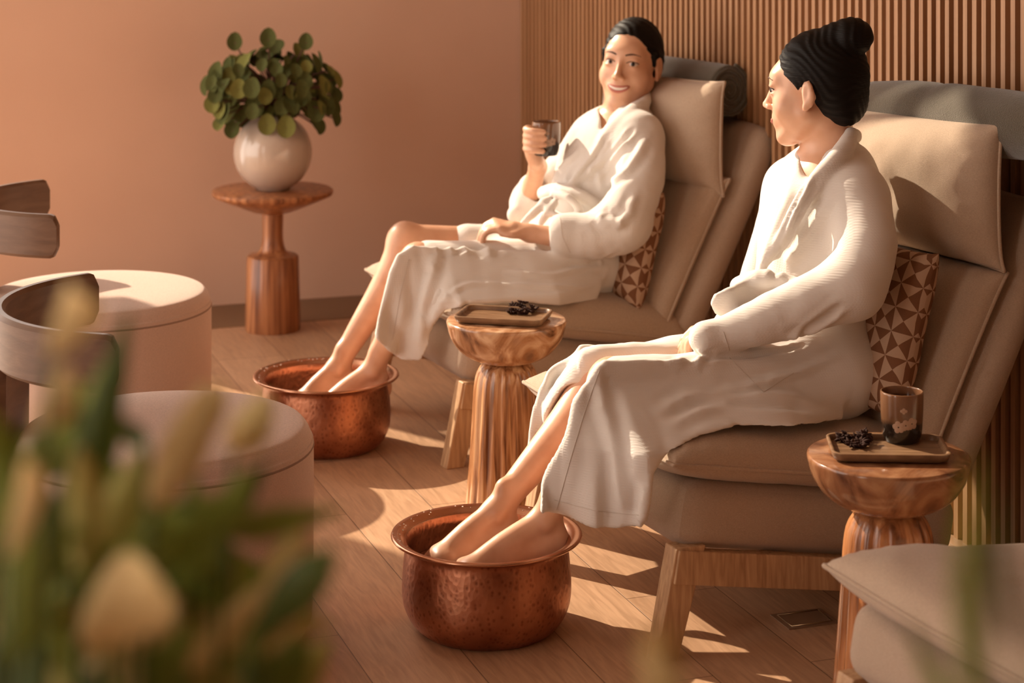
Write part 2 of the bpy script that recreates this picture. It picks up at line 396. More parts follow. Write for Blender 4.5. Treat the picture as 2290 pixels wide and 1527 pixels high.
# ------------------------------------------------------------------ the room
WX, WY = 2.60, 7.42
def floor_mat():
    m, nt, b = mat('oak look planks', (0.5, 0.3, 0.18), 0.38, spec=0.4)
    co = coords(nt, (1, 1, 1), (0, 0, R(90)))
    br = nd(nt, 'ShaderNodeTexBrick'); br.offset = 0.37
    for k, v in (('Scale', 1.0), ('Brick Width', 1.22), ('Row Height', 0.215), ('Mortar Size', 0.0014), ('Mortar Smooth', 0.3), ('Bias', 0.0)): br.inputs[k].default_value = v
    br.inputs['Color1'].default_value = (0.43, 0.25, 0.145, 1); br.inputs['Color2'].default_value = (0.54, 0.33, 0.20, 1); br.inputs['Mortar'].default_value = (0.2, 0.11, 0.06, 1)
    mp = nd(nt, 'ShaderNodeMapping'); mp.inputs['Location'].default_value = (0.05, 0.015, 0); nt.links.new(co, mp.inputs['Vector']); nt.links.new(mp.outputs[0], br.inputs['Vector'])
    g = nd(nt, 'ShaderNodeTexNoise'); g.inputs['Scale'].default_value = 5; g.inputs['Detail'].default_value = 7; g.inputs['Distortion'].default_value = 1.2
    nt.links.new(coords(nt, (14, 1.3, 1)), g.inputs['Vector'])
    gr = ramp(nt, g.outputs[0], [(0.3, (0.78, 0.76, 0.74)), (0.65, (1.08, 1.08, 1.08))])
    mx = nd(nt, 'ShaderNodeMix', data_type='RGBA', blend_type='MULTIPLY'); mx.inputs[0].default_value = 1.0
    nt.links.new(br.outputs[0], mx.inputs[6]); nt.links.new(gr, mx.inputs[7]); nt.links.new(mx.outputs[2], b.inputs['Base Color'])
    r = nd(nt, 'ShaderNodeMapRange'); r.inputs[3].default_value = 0.32; r.inputs[4].default_value = 0.5; nt.links.new(g.outputs[0], r.inputs[0]); nt.links.new(r.outputs[0], b.inputs['Roughness'])
    inv = nd(nt, 'ShaderNodeMath', operation='SUBTRACT'); inv.inputs[0].default_value = 1.0; nt.links.new(br.outputs[1], inv.inputs[1])
    bump(nt, b, inv.outputs[0], 0.6, 0.002); return m
mb = MB(); mb.box((-3.4, -1.6, -0.08), (WX + 0.2, WY + 0.15, 0.0)); fl = mb.build('floor', floor_mat(), smooth=False); tag(fl, kind='structure')
mb = MB(); mb.box((-3.4, WY - 0.36, 0.0), (WX, WY - 0.0, 0.002)); tag(mb.build('floor_strip', mat('dark brown floor strip', (0.2, 0.11, 0.055), 0.45)[0], smooth=False), kind='structure')  # thin dark brown strip along the foot of the back wall
def plaster():
    m, nt, b = mat('terracotta pink plaster', (0.60, 0.36, 0.25), 0.85, spec=0.15)
    n = nd(nt, 'ShaderNodeTexNoise'); n.inputs['Scale'].default_value = 1.6; n.inputs['Detail'].default_value = 3; nt.links.new(coords(nt), n.inputs['Vector'])
    nt.links.new(ramp(nt, n.outputs[0], [(0.3, (0.70, 0.46, 0.335)), (0.7, (0.77, 0.52, 0.385))]), b.inputs['Base Color'])
    n2 = nd(nt, 'ShaderNodeTexNoise'); n2.inputs['Scale'].default_value = 90; nt.links.new(coords(nt), n2.inputs['Vector']); bump(nt, b, n2.outputs[0], 0.12, 0.002); return m
PL = plaster()
WL = 0.58                                       # the plaster wall ends here; beyond it the glazing reaches the floor
SILL, HEAD, COLX = 1.38, 3.8, 1.32
mb = MB(); mb.box((WL, WY, 0.0), (COLX, WY + 0.14, SILL)); mb.box((COLX, WY, 0.0), (WX + 0.1, WY + 0.14, HEAD)); mb.box((-3.4, WY, HEAD - 0.08), (COLX, WY + 0.14, HEAD))
tag(mb.build('wall_back', PL, smooth=False), kind='structure')
mb = MB(); mb.box((-3.4, -1.6, HEAD), (WX + 0.2, WY + 0.15, HEAD + 0.1)); tag(mb.build('ceiling', mat('warm ceiling', (0.5, 0.4, 0.32), 0.9)[0], smooth=False), kind='structure')
mb = MB(); mb.box((-3.4, -1.7, 0), (WX + 0.2, -1.6, HEAD)); tag(mb.build('wall_front', mat('dark panelled wall', (0.2, 0.12, 0.075), 0.8)[0], smooth=False), kind='structure')
mb = MB(); mb.box((-3.4, WY + 0.02, 1.98), (-0.36, WY + 0.10, 2.46)); tag(mb.build('sun_block_panel', mat('bronze sun block', (0.2, 0.12, 0.08), 0.6)[0], smooth=False), kind='structure')  # unseen panel added across the glazing to shade the open floor
# unseen panels added in the glazing bays to cut the sun at different heights
mb = MB(); mb.box((-3.4, WY + 0.045, 2.30), (-0.72, WY + 0.05, HEAD - 0.08)); mb.box((-3.4, WY + 0.04, 2.28), (-0.72, WY + 0.055, 2.30))
mb.box((0.62, WY + 0.045, 2.62), (COLX, WY + 0.05, HEAD - 0.08)); mb.box((0.62, WY + 0.04, 2.60), (COLX, WY + 0.055, 2.62))
tag(mb.build('sun_mask', mat('linen sun mask', (0.5, 0.4, 0.3), 0.9)[0], smooth=False), kind='structure')
mb = MB(); mb.box((-3.5, -1.6, 0), (-3.4, 0.5, HEAD)); mb.box((-3.5, 1.6, 0), (-3.4, 3.5, HEAD)); tag(mb.build('wall_left', PL, smooth=False), kind='structure')
# slim window frame of the glazing
mb = MB()
for x in (-3.2, -1.95, -0.7, WL - 0.02): mb.box((x - 0.022, WY + 0.03, 0), (x + 0.022, WY + 0.09, HEAD - 0.08))
mb.box((-3.4, WY + 0.03, 0.0), (WL, WY + 0.09, 0.05)); mb.box((WL, WY + 0.03, SILL), (COLX, WY + 0.09, SILL + 0.04))
tag(mb.build('window_1', mat('bronze window frame', (0.12, 0.07, 0.045), 0.4)[0], smooth=False), kind='structure')
# slatted oak wall
PITCH = 0.0405
mb = MB(); mb.box((WX + 0.045, -1.6, 0), (WX + 0.1, WY, HEAD)); wr = mb.build('wall_right', mat('dark slat backing', (0.10, 0.042, 0.018), 0.8)[0], smooth=False); tag(wr, kind='structure')
mb = MB(); y = 1.8
while y < WY - 0.02:
    mb.box((WX, y, 0.0), (WX + 0.046, y + 0.0185, HEAD)); y += PITCH
M['slat'] = wood('oak slats', (0.36, 0.18, 0.085), (0.45, 0.24, 0.115), (0.52, 0.29, 0.15), (4, 26, 0.5), 0.55)
sl = mb.build('slat_panel', M['slat'], wr, smooth=False)

# ------------------------------------------------------------------ upholstery
def puff(W, D, top, bot, pw=4.0, ex=0.45, pinch=0.02, ear=0.0, n=40, seed=0.0, wr=0.0):
    """pillow form: seam in the plane z = 0, W along x, D along y"""
    t = np.linspace(-1, 1, n + 1); t = np.sign(t) * (1 - (1 - np.abs(t)) ** 1.6)
    U, V = np.meshgrid(t, t, indexing='ij')
    X = W / 2 * U * (1 - pinch * (1 - V ** 2)) * (1 + ear * (np.abs(V) ** 8)); Y = D / 2 * V * (1 - pinch * (1 - U ** 2)) * (1 + ear * (np.abs(U) ** 8))
    e = np.maximum((1 - np.abs(U) ** pw) * (1 - np.abs(V) ** pw), 0) ** ex
    w = vnoise(np.stack([X * 9 + seed, Y * 9, 0 * X + seed], -1)) * 0.5 + 0.5 * vnoise(np.stack([X * 22 + seed, Y * 22, 0 * X + seed], -1))
    edge = np.maximum(np.abs(U), np.abs(V)); pl_ = np.sin((X * np.where(np.abs(V) > np.abs(U), 1, 0) + Y * np.where(np.abs(V) > np.abs(U), 0, 1)) * 130 + seed) * np.exp(-((edge - 0.93) / 0.05) ** 2)
    Zt = top * e * (1 + wr * w) + wr * 0.02 * pl_ * (e > 0.01); Zb = -bot * e * (1 + wr * w)
    N = n + 1; v = np.concatenate([np.stack([X, Y, Zt], -1).reshape(-1, 3), np.stack([X, Y, Zb], -1).reshape(-1, 3)]); f = []
    for i in range(n):
        for j in range(n):
            a = i * N + j; f.append([a, a + N, a + N + 1, a + 1]); f.append([a + N * N, a + 1 + N * N, a + N + 1 + N * N, a + N + N * N])
    per = [(i, 0) for i in range(n)] + [(n, j) for j in range(n)] + [(n - i, n) for i in range(n)] + [(0, n - j) for j in range(n)]
    rim = np.array([v[i * N + j] for i, j in per]); 
    cx_ = np.concatenate([np.zeros((1, N)), np.cumsum(np.hypot(np.diff(X, axis=0), np.diff(Zt, axis=0)), 0)], 0); cy_ = np.concatenate([np.zeros((N, 1)), np.cumsum(np.hypot(np.diff(Y, axis=1), np.diff(Zt, axis=1)), 1)], 1)
    uv = np.stack([cx_ - cx_[n // 2][None], cy_ - cy_[:, n // 2][:, None]], -1).reshape(-1, 2); uv = np.concatenate([uv, uv])
    return v, f, rim, uv

def puff_obj(name, args, mtx, m, parent, piping=None, pr=0.0045, uvs=False, arch=None):
    v, f, rim, uv = puff(**args)
    if arch is not None: v = arch(v); rim = arch(rim)
    Rm = np.array(mtx.to_3x3()); T = np.array(mtx.translation)
    o = mesh(name, v @ Rm.T + T, f, m, parent)
    bm = bmesh.new(); bm.from_mesh(o.data); bmesh.ops.remove_doubles(bm, verts=bm.verts, dist=1e-5)
    if not uvs: bm.to_mesh(o.data)
    bm.free()
    if uvs:
        lay = o.data.uv_layers.new(name='uv'); li = np.zeros(len(o.data.loops), np.int32); o.data.loops.foreach_get('vertex_index', li)
        lay.data.foreach_set('uv', uv[li].ravel())
    if piping:
        mb = MB(); mb.tube(rim @ Rm.T + T, pr, 6, closed=True); mb.build('piping', piping, o)
    return o

def rbox(mb, lo, hi, r, mtx, n=6, bulge=0.0):
    """rounded upholstered block"""
    lo = np.array(lo, float); hi = np.array(hi, float); c = (lo + hi) / 2; hs = (hi - lo) / 2
    t = np.linspace(-1, 1, 15); t = np.sign(t) * np.abs(t) ** 0.6
    for ax in range(3):
        for sg in (-1, 1):
            a, b = [k for k in range(3) if k != ax]; A, B = np.meshgrid(t, t, indexing='ij'); q = np.zeros(A.shape + (3,)); q[..., ax] = sg; q[..., a] = A; q[..., b] = B
            p = q * hs; inner = np.clip(p, -(hs - r), hs - r); d = p - inner; L = np.linalg.norm(d, axis=-1, keepdims=True); d = d / np.maximum(L, 1e-9) * r
            bl = bulge * (1 - A ** 2) * (1 - B ** 2); p = inner + d; p[..., ax] += sg * bl
            v = (p + c).reshape(-1, 3); v = v @ np.array(mtx.to_3x3()).T + np.array(mtx.translation); N = 15; f = []
            fl = (sg > 0) ^ (ax == 1)
            for i in range(14):
                for j in range(14):
                    k = i * N + j; qd = [k, k + N, k + N + 1, k + 1]; f.append(qd if fl else qd[::-1])
            mb.add(v, f)

# profile measured at the chair's near side: x runs from the room (1.6) back to the wall (2.6)
TILT = R(10.0); PHI = R(5.0)
def seat_frame(x, z, ang): return Matrix.Translation((x, 0, z)) @ Matrix.Rotation(ang, 4, 'Y')
def lounge_chair(yc, label, hz=0.0, hx=0.0):
    root = empty('lounge_chair', (1.616 + 0.484 * math.cos(PHI) - 0.35 * math.sin(PHI), yc - 0.35 + 0.484 * math.sin(PHI) + 0.35 * math.cos(PHI), 0), PHI); tag(root, label, 'chair', 'lounge chairs along the slatted wall')
    O = Matrix.Translation((-2.1, 0, 0))
    # seat plane falls to the back
    S = O @ Matrix.Translation((1.66, 0, 0.222)) @ Matrix.Rotation(TILT, 4, 'Y')
    mb = MB(); rbox(mb, (0.0, -0.345, 0.0), (0.70, 0.345, 0.14), 0.05, S, bulge=0.012)
    b = mb.build('upholstered_base', 'linen_side', root)
    def arch(v):
        v = v.copy(); v[:, 0] += -0.02 * (1 - (v[:, 1] / 0.36) ** 2) * (v[:, 0] < 0)
        v[:, 2] *= np.where(v[:, 2] > 0, 1.0 + 0.9 * np.clip(v[:, 0] + 0.3, 0, 0.6), 1.0); return v
    Sc = S @ Matrix.Translation((0.312, 0, 0.175))
    puff_obj('seat_cushion', dict(W=0.70, D=0.72, top=0.066, bot=0.045, pw=6, ex=0.42, pinch=0.012, ear=0.01, wr=0.10, seed=yc), Sc, 'linen', root, 'linen', arch=arch)
    # back: outer shell, inner cushion, headrest
    B = O @ Matrix.Translation((2.235, 0, 0.30)) @ Matrix.Rotation(R(27), 4, 'Y')     # local z runs up the back
    mb = MB(); rbox(mb, (0.05, -0.36, 0.02), (0.15, 0.36, 0.665), 0.048, B, bulge=0.01)
    mb.build('back_shell', 'linen_side', root)
    Bm = B @ Matrix.Translation((0.03, 0, 0.245)) @ Matrix.Rotation(R(-90), 4, 'Y')
    puff_obj('back_cushion', dict(W=0.47, D=0.69, top=0.075, bot=0.03, pw=5, ex=0.42, pinch=0.015, ear=0.01, wr=0.10, seed=yc + 3), Bm, 'linen', root, 'linen')
    Hm = O @ Matrix.Translation((2.472 + hx, 0, 0.868 + hz)) @ Matrix.Rotation(R(-2.2), 4, 'X') @ Matrix.Rotation(R(2), 4, 'Y') @ Matrix.Rotation(R(-90), 4, 'Y')
    puff_obj('headrest_cushion', dict(W=0.31, D=0.68, top=0.105, bot=0.04, pw=3.4, ex=0.5, pinch=0.03, ear=0.03, wr=0.10, seed=yc + 6), Hm, 'linen', root, 'linen')
    # wooden frame
    mb = MB()
    for s_ in (-1, 1): mb.box((0.01, s_ * 0.335 - 0.016, -0.064), (0.66, s_ * 0.335 + 0.016, 0.004), S)
    mb.box((0.22, -0.32, -0.055), (0.25, 0.32, 0.004), S); mb.box((0.65, -0.32, -0.065), (0.68, 0.32, 0.004), S)
    mb.build('frame_rail', 'oak', root, smooth=False, bevel=0.003)
    for sx, sy in ((0, -1), (0, 1), (1, -1), (1, 1)):
        mb = MB(); y0 = sy * 0.322
        if sx == 0: mb.prism((1.645 - 2.1, y0, 0.0), (1.70 - 2.1, y0, 0.226), (0.026, 0.022), (0.034, 0.024))
        else: mb.prism((2.40 - 2.1, y0, 0.0), (2.31 - 2.1, y0, 0.13), (0.022, 0.02), (0.03, 0.024))
        mb.build('leg', 'oak', root, smooth=False, bevel=0.003)
    return root
c1 = lounge_chair(5.55, 'oatmeal lounge chair that the woman holding the cup sits in', -0.05, -0.01)
c2 = lounge_chair(4.14, 'oatmeal lounge chair under the woman with the hair bun')
c3 = lounge_chair(2.79, 'empty oatmeal lounge chair cut off at the bottom right corner')
c3.location.x += 0.07

def towel_roll(x, yc, z, half, r, label):
    mb = MB(); n = 60; th = np.linspace(0, 2 * math.pi * 4.2, 150)
    out = []
    ys = np.linspace(-half, half, 41)
    for y in ys:
        k = 1 - 0.10 * (abs(y) / half) ** 6
        for j in range(n):
            a = 2 * math.pi * j / n; q = k * (1 + 0.07 * float(vnoise(np.array([math.cos(a) * 1.5, math.sin(a) * 1.5, y * 7 + x]))) - 0.05 * math.exp(-((y - 0.12 + 0.03 * math.cos(a)) / 0.018) ** 2))
            out.append((r * 0.85 * q * math.cos(a), y, r * 1.0 * q * math.sin(a)))
    f = [[i * n + j, (i + 1) * n + j, (i + 1) * n + (j + 1) % n, i * n + (j + 1) % n] for i in range(40) for j in range(n)]
    f += [list(range(n)), [40 * n + j for j in range(n)][::-1]]
    mb.add(out, f); o = mb.build('towel_roll', 'towel', loc=(x, yc, z)); o.rotation_euler = (R(-2.5), 0, PHI); tag(o, label, 'towel', 'rolled towels on the headrests')
    sp = MB()
    for sgn in (-1,):
        pts = [(r * 0.82 * t / th[-1] * math.cos(t), sgn * (half - 0.001), r * 0.96 * t / th[-1] * math.sin(t)) for t in th[20:]]
        sp.tube(pts, 0.006, 6)
    sp.build('rolled_end', 'towel', o); return o
towel_roll(2.515, 5.75, 0.935, 0.33, 0.080, 'grey towel roll behind the head of the woman holding the cup')
towel_roll(2.51, 4.05, 1.025, 0.40, 0.075, 'olive grey towel roll on the headrest behind the woman with the hair bun')

def pattern_mat():
    m, nt, b = mat('geometric star weave', (0.5, 0.3, 0.2), 0.85, spec=0.15)
    uv = nd(nt, 'ShaderNodeUVMap'); mp = nd(nt, 'ShaderNodeMapping'); mp.inputs['Scale'].default_value = (27, 27, 1); mp.inputs['Rotation'].default_value = (0, 0, R(45))
    nt.links.new(uv.outputs[0], mp.inputs['Vector']); sp = nd(nt, 'ShaderNodeSeparateXYZ'); nt.links.new(mp.outputs[0], sp.inputs[0])
    def M_(op, a, b_=None, c=None):
        n = nd(nt, 'ShaderNodeMath', operation=op)
        for i, q in enumerate((a, b_, c)):
            if q is None: continue
            if isinstance(q, (int, float)): n.inputs[i].default_value = q
            else: nt.links.new(q, n.inputs[i])
        return n.outputs[0]
    a = M_('PINGPONG', sp.outputs[0], 1.0); c = M_('PINGPONG', sp.outputs[1], 1.0)
    g = M_('GREATER_THAN', a, c); fx = M_('FLOORED_MODULO', M_('FLOOR', sp.outputs[0]), 2.0); fy = M_('FLOORED_MODULO', M_('FLOOR', sp.outputs[1]), 2.0)
    t = M_('FLOORED_MODULO', M_('ADD', M_('ADD', g, fx), fy), 2.0)
    nt.links.new(ramp(nt, t, [(0.0, (0.20, 0.09, 0.045)), (1.0, (0.50, 0.34, 0.235))]), b.inputs['Base Color'])
    n = nd(nt, 'ShaderNodeTexNoise'); n.inputs['Scale'].default_value = 700; nt.links.new(coords(nt), n.inputs['Vector']); bump(nt, b, n.outputs[0], 0.3, 0.001); return m
M['pattern'] = pattern_mat()
def scatter_cushion(loc, rot, label, w=0.36, d=0.36):
    o = puff_obj('scatter_cushion', dict(W=w, D=d, top=0.048, bot=0.048, pw=5, ex=0.45, pinch=0.03, ear=0.03, wr=0.12, seed=loc[1]), Matrix.Identity(4), 'pattern', None, uvs=True)
    o.location = loc; o.rotation_euler = rot; tag(o, label, 'cushion', 'patterned scatter cushions'); return o
scatter_cushion((2.215, 5.43, 0.53), Euler((R(0), R(-76), R(8))), 'triangle patterned brown cushion behind the woman holding the cup', 0.32, 0.30)
scatter_cushion((2.24, 4.02, 0.59), Euler((R(0), R(-74), R(8))), 'triangle patterned brown cushion behind the woman with the hair bun', 0.36, 0.30)

# ------------------------------------------------------------------ tub chairs on the left
def tub_chair(lat, dep, label, rot=0.0):
    cx = lat * CA + dep * SA; cy = dep * CA - lat * SA
    root = empty('tub_chair', (cx, cy, 0), 0); tag(root, label, 'chair', 'round tub chairs on the left')
    mb = MB(); pr = [(0.0, 0.03), (0.26, 0.03), (0.295, 0.045), (0.303, 0.09), (0.305, 0.38), (0.301, 0.42), (0.29, 0.442), (0.27, 0.452), (0.18, 0.458), (0.0, 0.46)]
    mb.lathe(spline([(r, 0, z) for r, z in pr], 6)[:, [0, 2]], 72); s = mb.build('drum_seat', 'boucle', root)
    mb = MB(); a = np.linspace(0, 2 * math.pi, 90, endpoint=False)
    mb.tube(np.stack([0.3035 * np.cos(a), 0.3035 * np.sin(a), 0 * a + 0.405], 1), 0.0028, 6, closed=True); mb.build('seam', mat('seam', (0.3, 0.2, 0.15), 0.9)[0], s)
    mb = MB(); mb.lathe([(0.0, 0.0), (0.25, 0.0), (0.25, 0.035)], 48); mb.build('plinth', 'band_wood', root)
    # bent band: angle measured from the back direction (image left), far arm then near arm
    back = math.atan2(SA, -CA) + rot; lo, hi = back - R(54), back + R(84)
    out = []; n = 90; prof = []
    RO, RI, Z0, Z1, rr = 0.345, 0.318, 0.60, 0.712, 0.008
    for ang in np.linspace(lo, hi, n):
        e = min(ang - lo, hi - ang) * RO; cut = 0.022
        k = 1.0 if e > cut else math.sqrt(max(0, 1 - ((cut - e) / cut) ** 2)); dz = (1 - k) * 0.022
        bl = abs(((ang - back + math.pi) % (2 * math.pi)) - math.pi)      # the band deepens into the back post
        low = 0.0; w = R(17); fil = R(9)
        if bl < w: low = 1.0
        elif bl < w + fil: low = (1 - math.sqrt(max(0, 1 - ((w + fil - bl) / fil) ** 2))) * 0.12
        z0 = Z0 - low * (0.60 if low == 1.0 else 0.6); z0 = max(z0, 0.0)
        ring = [(RO, z0 + dz + rr), (RO, Z1 - dz - rr), (RO - rr, Z1 - dz), (RI + rr, Z1 - dz), (RI, Z1 - dz - rr), (RI, z0 + dz + rr), (RI + rr, z0 + dz), (RO - rr, z0 + dz)]
        out += [(r * math.cos(ang), r * math.sin(ang), z) for r, z in ring]
    f = [[i * 8 + j, i * 8 + (j + 1) % 8, (i + 1) * 8 + (j + 1) % 8, (i + 1) * 8 + j] for i in range(n - 1) for j in range(8)]
    f += [list(range(8))[::-1], [(n - 1) * 8 + j for j in range(8)]]
    mb = MB(); mb.add(out, f); bnd = mb.build('bentwood_back', 'band_wood', root)
    e = bnd.modifiers.new('split', 'EDGE_SPLIT'); e.split_angle = R(35)
    return root
tub_chair(-1.122, 5.57, 'tub chair with sunlit drum seat nearest the plaster wall')
tub_chair(-0.714, 4.23, 'tub chair with shaded drum seat behind the foreground foliage')

# ------------------------------------------------------------------ copper foot baths
def foot_bath(x, y, label):
    root = empty('foot_bath', (x, y, 0)); tag(root, label, 'foot bath', 'hammered copper foot baths')
    out = [(0.0, 0.0), (0.12, 0.0), (0.145, 0.006), (0.165, 0.03), (0.176, 0.06), (0.178, 0.10), (0.174, 0.15), (0.171, 0.175), (0.176, 0.186)]
    inn = [(0.172, 0.189), (0.166, 0.175), (0.169, 0.15), (0.172, 0.10), (0.170, 0.06), (0.158, 0.032), (0.12, 0.012), (0.0, 0.010)]
    P1 = spline([(r, 0, z) for r, z in out], 5)[:, [0, 2]]; P2 = spline([(r, 0, z) for r, z in inn], 5)[:, [0, 2]]
    mb = MB(); mb.lathe(np.concatenate([P1, P2]), 96); body = mb.build('basin', 'copper', root)
    mb = MB(); mb.lathe([(0.170, 0.187), (0.1745, 0.191), (0.184, 0.196), (0.196, 0.199), (0.2, 0.198), (0.2015, 0.195), (0.199, 0.192), (0.186, 0.189), (0.174, 0.184)], 96); mb.build('rolled_rim', 'copper_rim', root)
    mb = MB(); rs = np.linspace(0, 0.1695, 24)
    mb.lathe([(r, 0.125 + 0.0009 * math.sin(r * 160)) for r in rs], 72); w = mb.build('water', 'water', root); w['label'] = 'still dark water surface'
    random.seed(int(y * 10)); mb = MB()
    for i in range(34):
        a = random.uniform(0.3, 3.3) ; q = random.uniform(0.179, 0.197); s_ = random.uniform(0.0007, 0.0017); mb.ell((q * math.cos(a), q * math.sin(a), 0.1935 + (q - 0.179) * 0.3 + s_ * 0.4), (s_ * 1.4, s_ * 1.4, s_), 6, 4)
    d = mb.build('water_droplet', 'drop', root); d['kind'] = 'stuff'
    return root
foot_bath(1.372, 5.53, 'copper foot bath under the feet of the woman holding the cup')
foot_bath(1.365, 4.105, 'copper foot bath under the feet of the woman with the hair bun')

# ------------------------------------------------------------------ mushroom side tables, trays, tea things
def side_table(x, y, label, dark=False, k=1.0):
    root = empty('side_table', (x, y, 0)); root.scale = (k, k, 1); tag(root, label, 'side table', 'turned wooden mushroom tables')
    pr = [(0.0, 0.365), (0.05, 0.366), (0.085, 0.374), (0.118, 0.395), (0.139, 0.425), (0.1475, 0.452), (0.150, 0.464), (0.1485, 0.469), (0.145, 0.470), (0.0, 0.470)]
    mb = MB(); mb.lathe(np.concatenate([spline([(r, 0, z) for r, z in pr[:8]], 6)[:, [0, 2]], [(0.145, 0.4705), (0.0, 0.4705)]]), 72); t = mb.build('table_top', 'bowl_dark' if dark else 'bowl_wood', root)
    mb = MB(); pb = [(0.0, 0.372), (0.03, 0.37), (0.056, 0.362), (0.073, 0.338), (0.081, 0.30), (0.086, 0.22), (0.093, 0.11), (0.102, 0.0)]
    pp = spline([(r, 0, z) for r, z in pb], 6)[:, [0, 2]]
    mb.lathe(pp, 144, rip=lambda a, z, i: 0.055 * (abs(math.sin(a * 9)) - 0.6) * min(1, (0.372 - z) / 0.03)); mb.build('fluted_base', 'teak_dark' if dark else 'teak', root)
    return root
side_table(1.665, 4.85, 'mushroom side table between the two women')
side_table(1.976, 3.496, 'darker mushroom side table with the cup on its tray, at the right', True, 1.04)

def tray(x, y, rz, label):
    o = None; W, D, H, r = 0.112, 0.074, 0.019, 0.022
    def ring(w, d, rr, z):
        pts = []
        for cx, cy, a0 in ((w - rr, d - rr, 0), (-(w - rr), d - rr, 90), (-(w - rr), -(d - rr), 180), (w - rr, -(d - rr), 270)):
            for a in range(0, 91, 10): pts.append((cx + rr * math.cos(R(a0 + a)), cy + rr * math.sin(R(a0 + a)), z))
        return pts
    rings = [ring(W - .014, D - .014, r - .008, 0), ring(W - .004, D - .004, r, .004), ring(W, D, r, 0.013), ring(W, D, r, H - .001), ring(W - .0015, D - .0015, r, H), ring(W - .005, D - .005, r - .003, H), ring(W - .007, D - .007, r - .004, H - .002), ring(W - .009, D - .009, r - .005, 0.009), ring(W - .014, D - .014, r - .008, 0.0075)]
    n = 40; v = [p for q in rings for p in q]; f = [[i * n + j, i * n + (j + 1) % n, (i + 1) * n + (j + 1) % n, (i + 1) * n + j] for i in range(len(rings) - 1) for j in range(n)]
    f += [list(range(n))[::-1], [(len(rings) - 1) * n + j for j in range(n)]]
    mb = MB(); mb.add(v, f); o = mb.build('tray', 'tray_wood', loc=(x, y, 0.4712)); o.rotation_euler = (0, 0, rz); e = o.modifiers.new('split', 'EDGE_SPLIT'); e.split_angle = R(50)
    tag(o, label, 'tray', 'small wooden trays'); return o
T1 = P(1126, 703, z=0.485); T2 = P(1985, 998, z=0.485)
tray(T1[0], T1[1], R(-33), 'wooden tray with star anise only, on the table between the women')
tray(T2[0], T2[1], R(-22), 'wooden tray carrying the cup and star anise, on the table at the right')

def star_anise(seed, mat_='anise'):
    random.seed(seed); mb = MB(); tw = random.uniform(0, 1)
    for k in range(8):
        a = 2 * math.pi * k / 8 + tw; L = random.uniform(0.013, 0.018); c, s_ = math.cos(a), math.sin(a)
        pts = [(c * t * L, s_ * t * L, 0.002 + 0.003 * t * t) for t in (0.1, 0.4, 0.7, 1.0)]; mb.tube(pts, [0.0018, 0.0034, 0.0028, 0.0008], 6)
    mb.ell((0, 0, 0.003), (0.003, 0.003, 0.003), 8, 5); return mb
_an = {}
def put_anise(cx, cy, n, label, seed):
    random.seed(seed); first = None
    for i in range(n):
        a = random.uniform(0, 6.28); q = 0.036 * math.sqrt(random.random()); lift = 0.0085 + 0.012 * max(0, (1.15 - q / 0.036)) * (i % 3) * 0.9
        if first is None: o = first = star_anise(seed).build('star_anise', 'anise')
        else: o = first.copy(); col.objects.link(o)
        o.location = (cx + q * math.cos(a), cy + q * math.sin(a), 0.4712 + lift); o.rotation_euler = (random.uniform(-0.5, 0.5), random.uniform(-0.5, 0.5), random.uniform(0, 6))
        tag(o, label, 'star anise', label.replace('dark star anise pod in', 'star anise in'))
A1 = P(1165, 693, z=0.484); A2 = P(1918, 985, z=0.484)
put_anise(A1[0], A1[1], 15, 'dark star anise pod in the pile on the tray between the women', 4)
put_anise(A2[0], A2[1], 15, 'dark star anise pod in the pile beside the cup on the right tray', 9)

def cup(x, y, z, rz, label, tilt=(0, 0)):
    root = empty('cup', (x, y, z), rz); root.rotation_euler = (tilt[0], tilt[1], rz); tag(root, label, 'cup', 'brown glazed tea cups')
    out = [(0.0, 0.0), (0.029, 0.0), (0.034, 0.004), (0.0385, 0.018), (0.0405, 0.045), (0.0415, 0.07), (0.0418, 0.094), (0.0405, 0.0965), (0.0385, 0.095), (0.0382, 0.07), (0.037, 0.04), (0.033, 0.012), (0.0, 0.009)]
    mb = MB(); mb.lathe(spline([(r, 0, q) for r, q in out], 4)[:, [0, 2]], 48); b = mb.build('cup_body', 'cup', root)
    mb = MB(); mb.lathe([(0, 0.082), (0.0378, 0.082)], 32); mb.build('tea', 'tea', root)
    mb = MB()
    def petal(ca, cz, r, sx=1.0):
        v = []; n = 12; R0 = 0.0418
        for j in range(n):
            t = 2 * math.pi * j / n; a = ca + sx * r * math.cos(t) / R0; q = 0.0408 + 0.0011; zz = cz + r * math.sin(t); q = np.interp(zz, [0.0, 0.018, 0.045, 0.07, 0.1], [0.036, 0.0390, 0.0410, 0.0420, 0.0423]); v.append((q * math.cos(a), q * math.sin(a), zz))
        q = np.interp(cz, [0.0, 0.018, 0.045, 0.07, 0.1], [0.037, 0.0400, 0.0418, 0.0428, 0.043]); v.append((q * math.cos(ca), q * math.sin(ca), cz)); mb.add(v, [[j, (j + 1) % n, n] for j in range(n)])
    for da, dz, s_ in ((-0.35, 0.036, 1.0), (0.30, 0.043, 1.0), (0.0, 0.040, 0.9)):
        for k in range(5): petal(da + 0.0068 * s_ / 0.04 * math.cos(k * 1.2566 + 0.5), dz + 0.0068 * s_ * math.sin(k * 1.2566 + 0.5), 0.0056 * s_)
    for k in range(4): petal(-0.1 + 0.004 / 0.04 * math.cos(k * 1.57), 0.068 + 0.003 * math.sin(k * 1.57), 0.003)
    mb.build('blossom_motif', 'motif', root); return root
CU = P(2017, 984, z=0.48)
cup(CU[0], CU[1], 0.4788, R(-109), 'brown glazed cup with blossoms standing on the right hand tray')

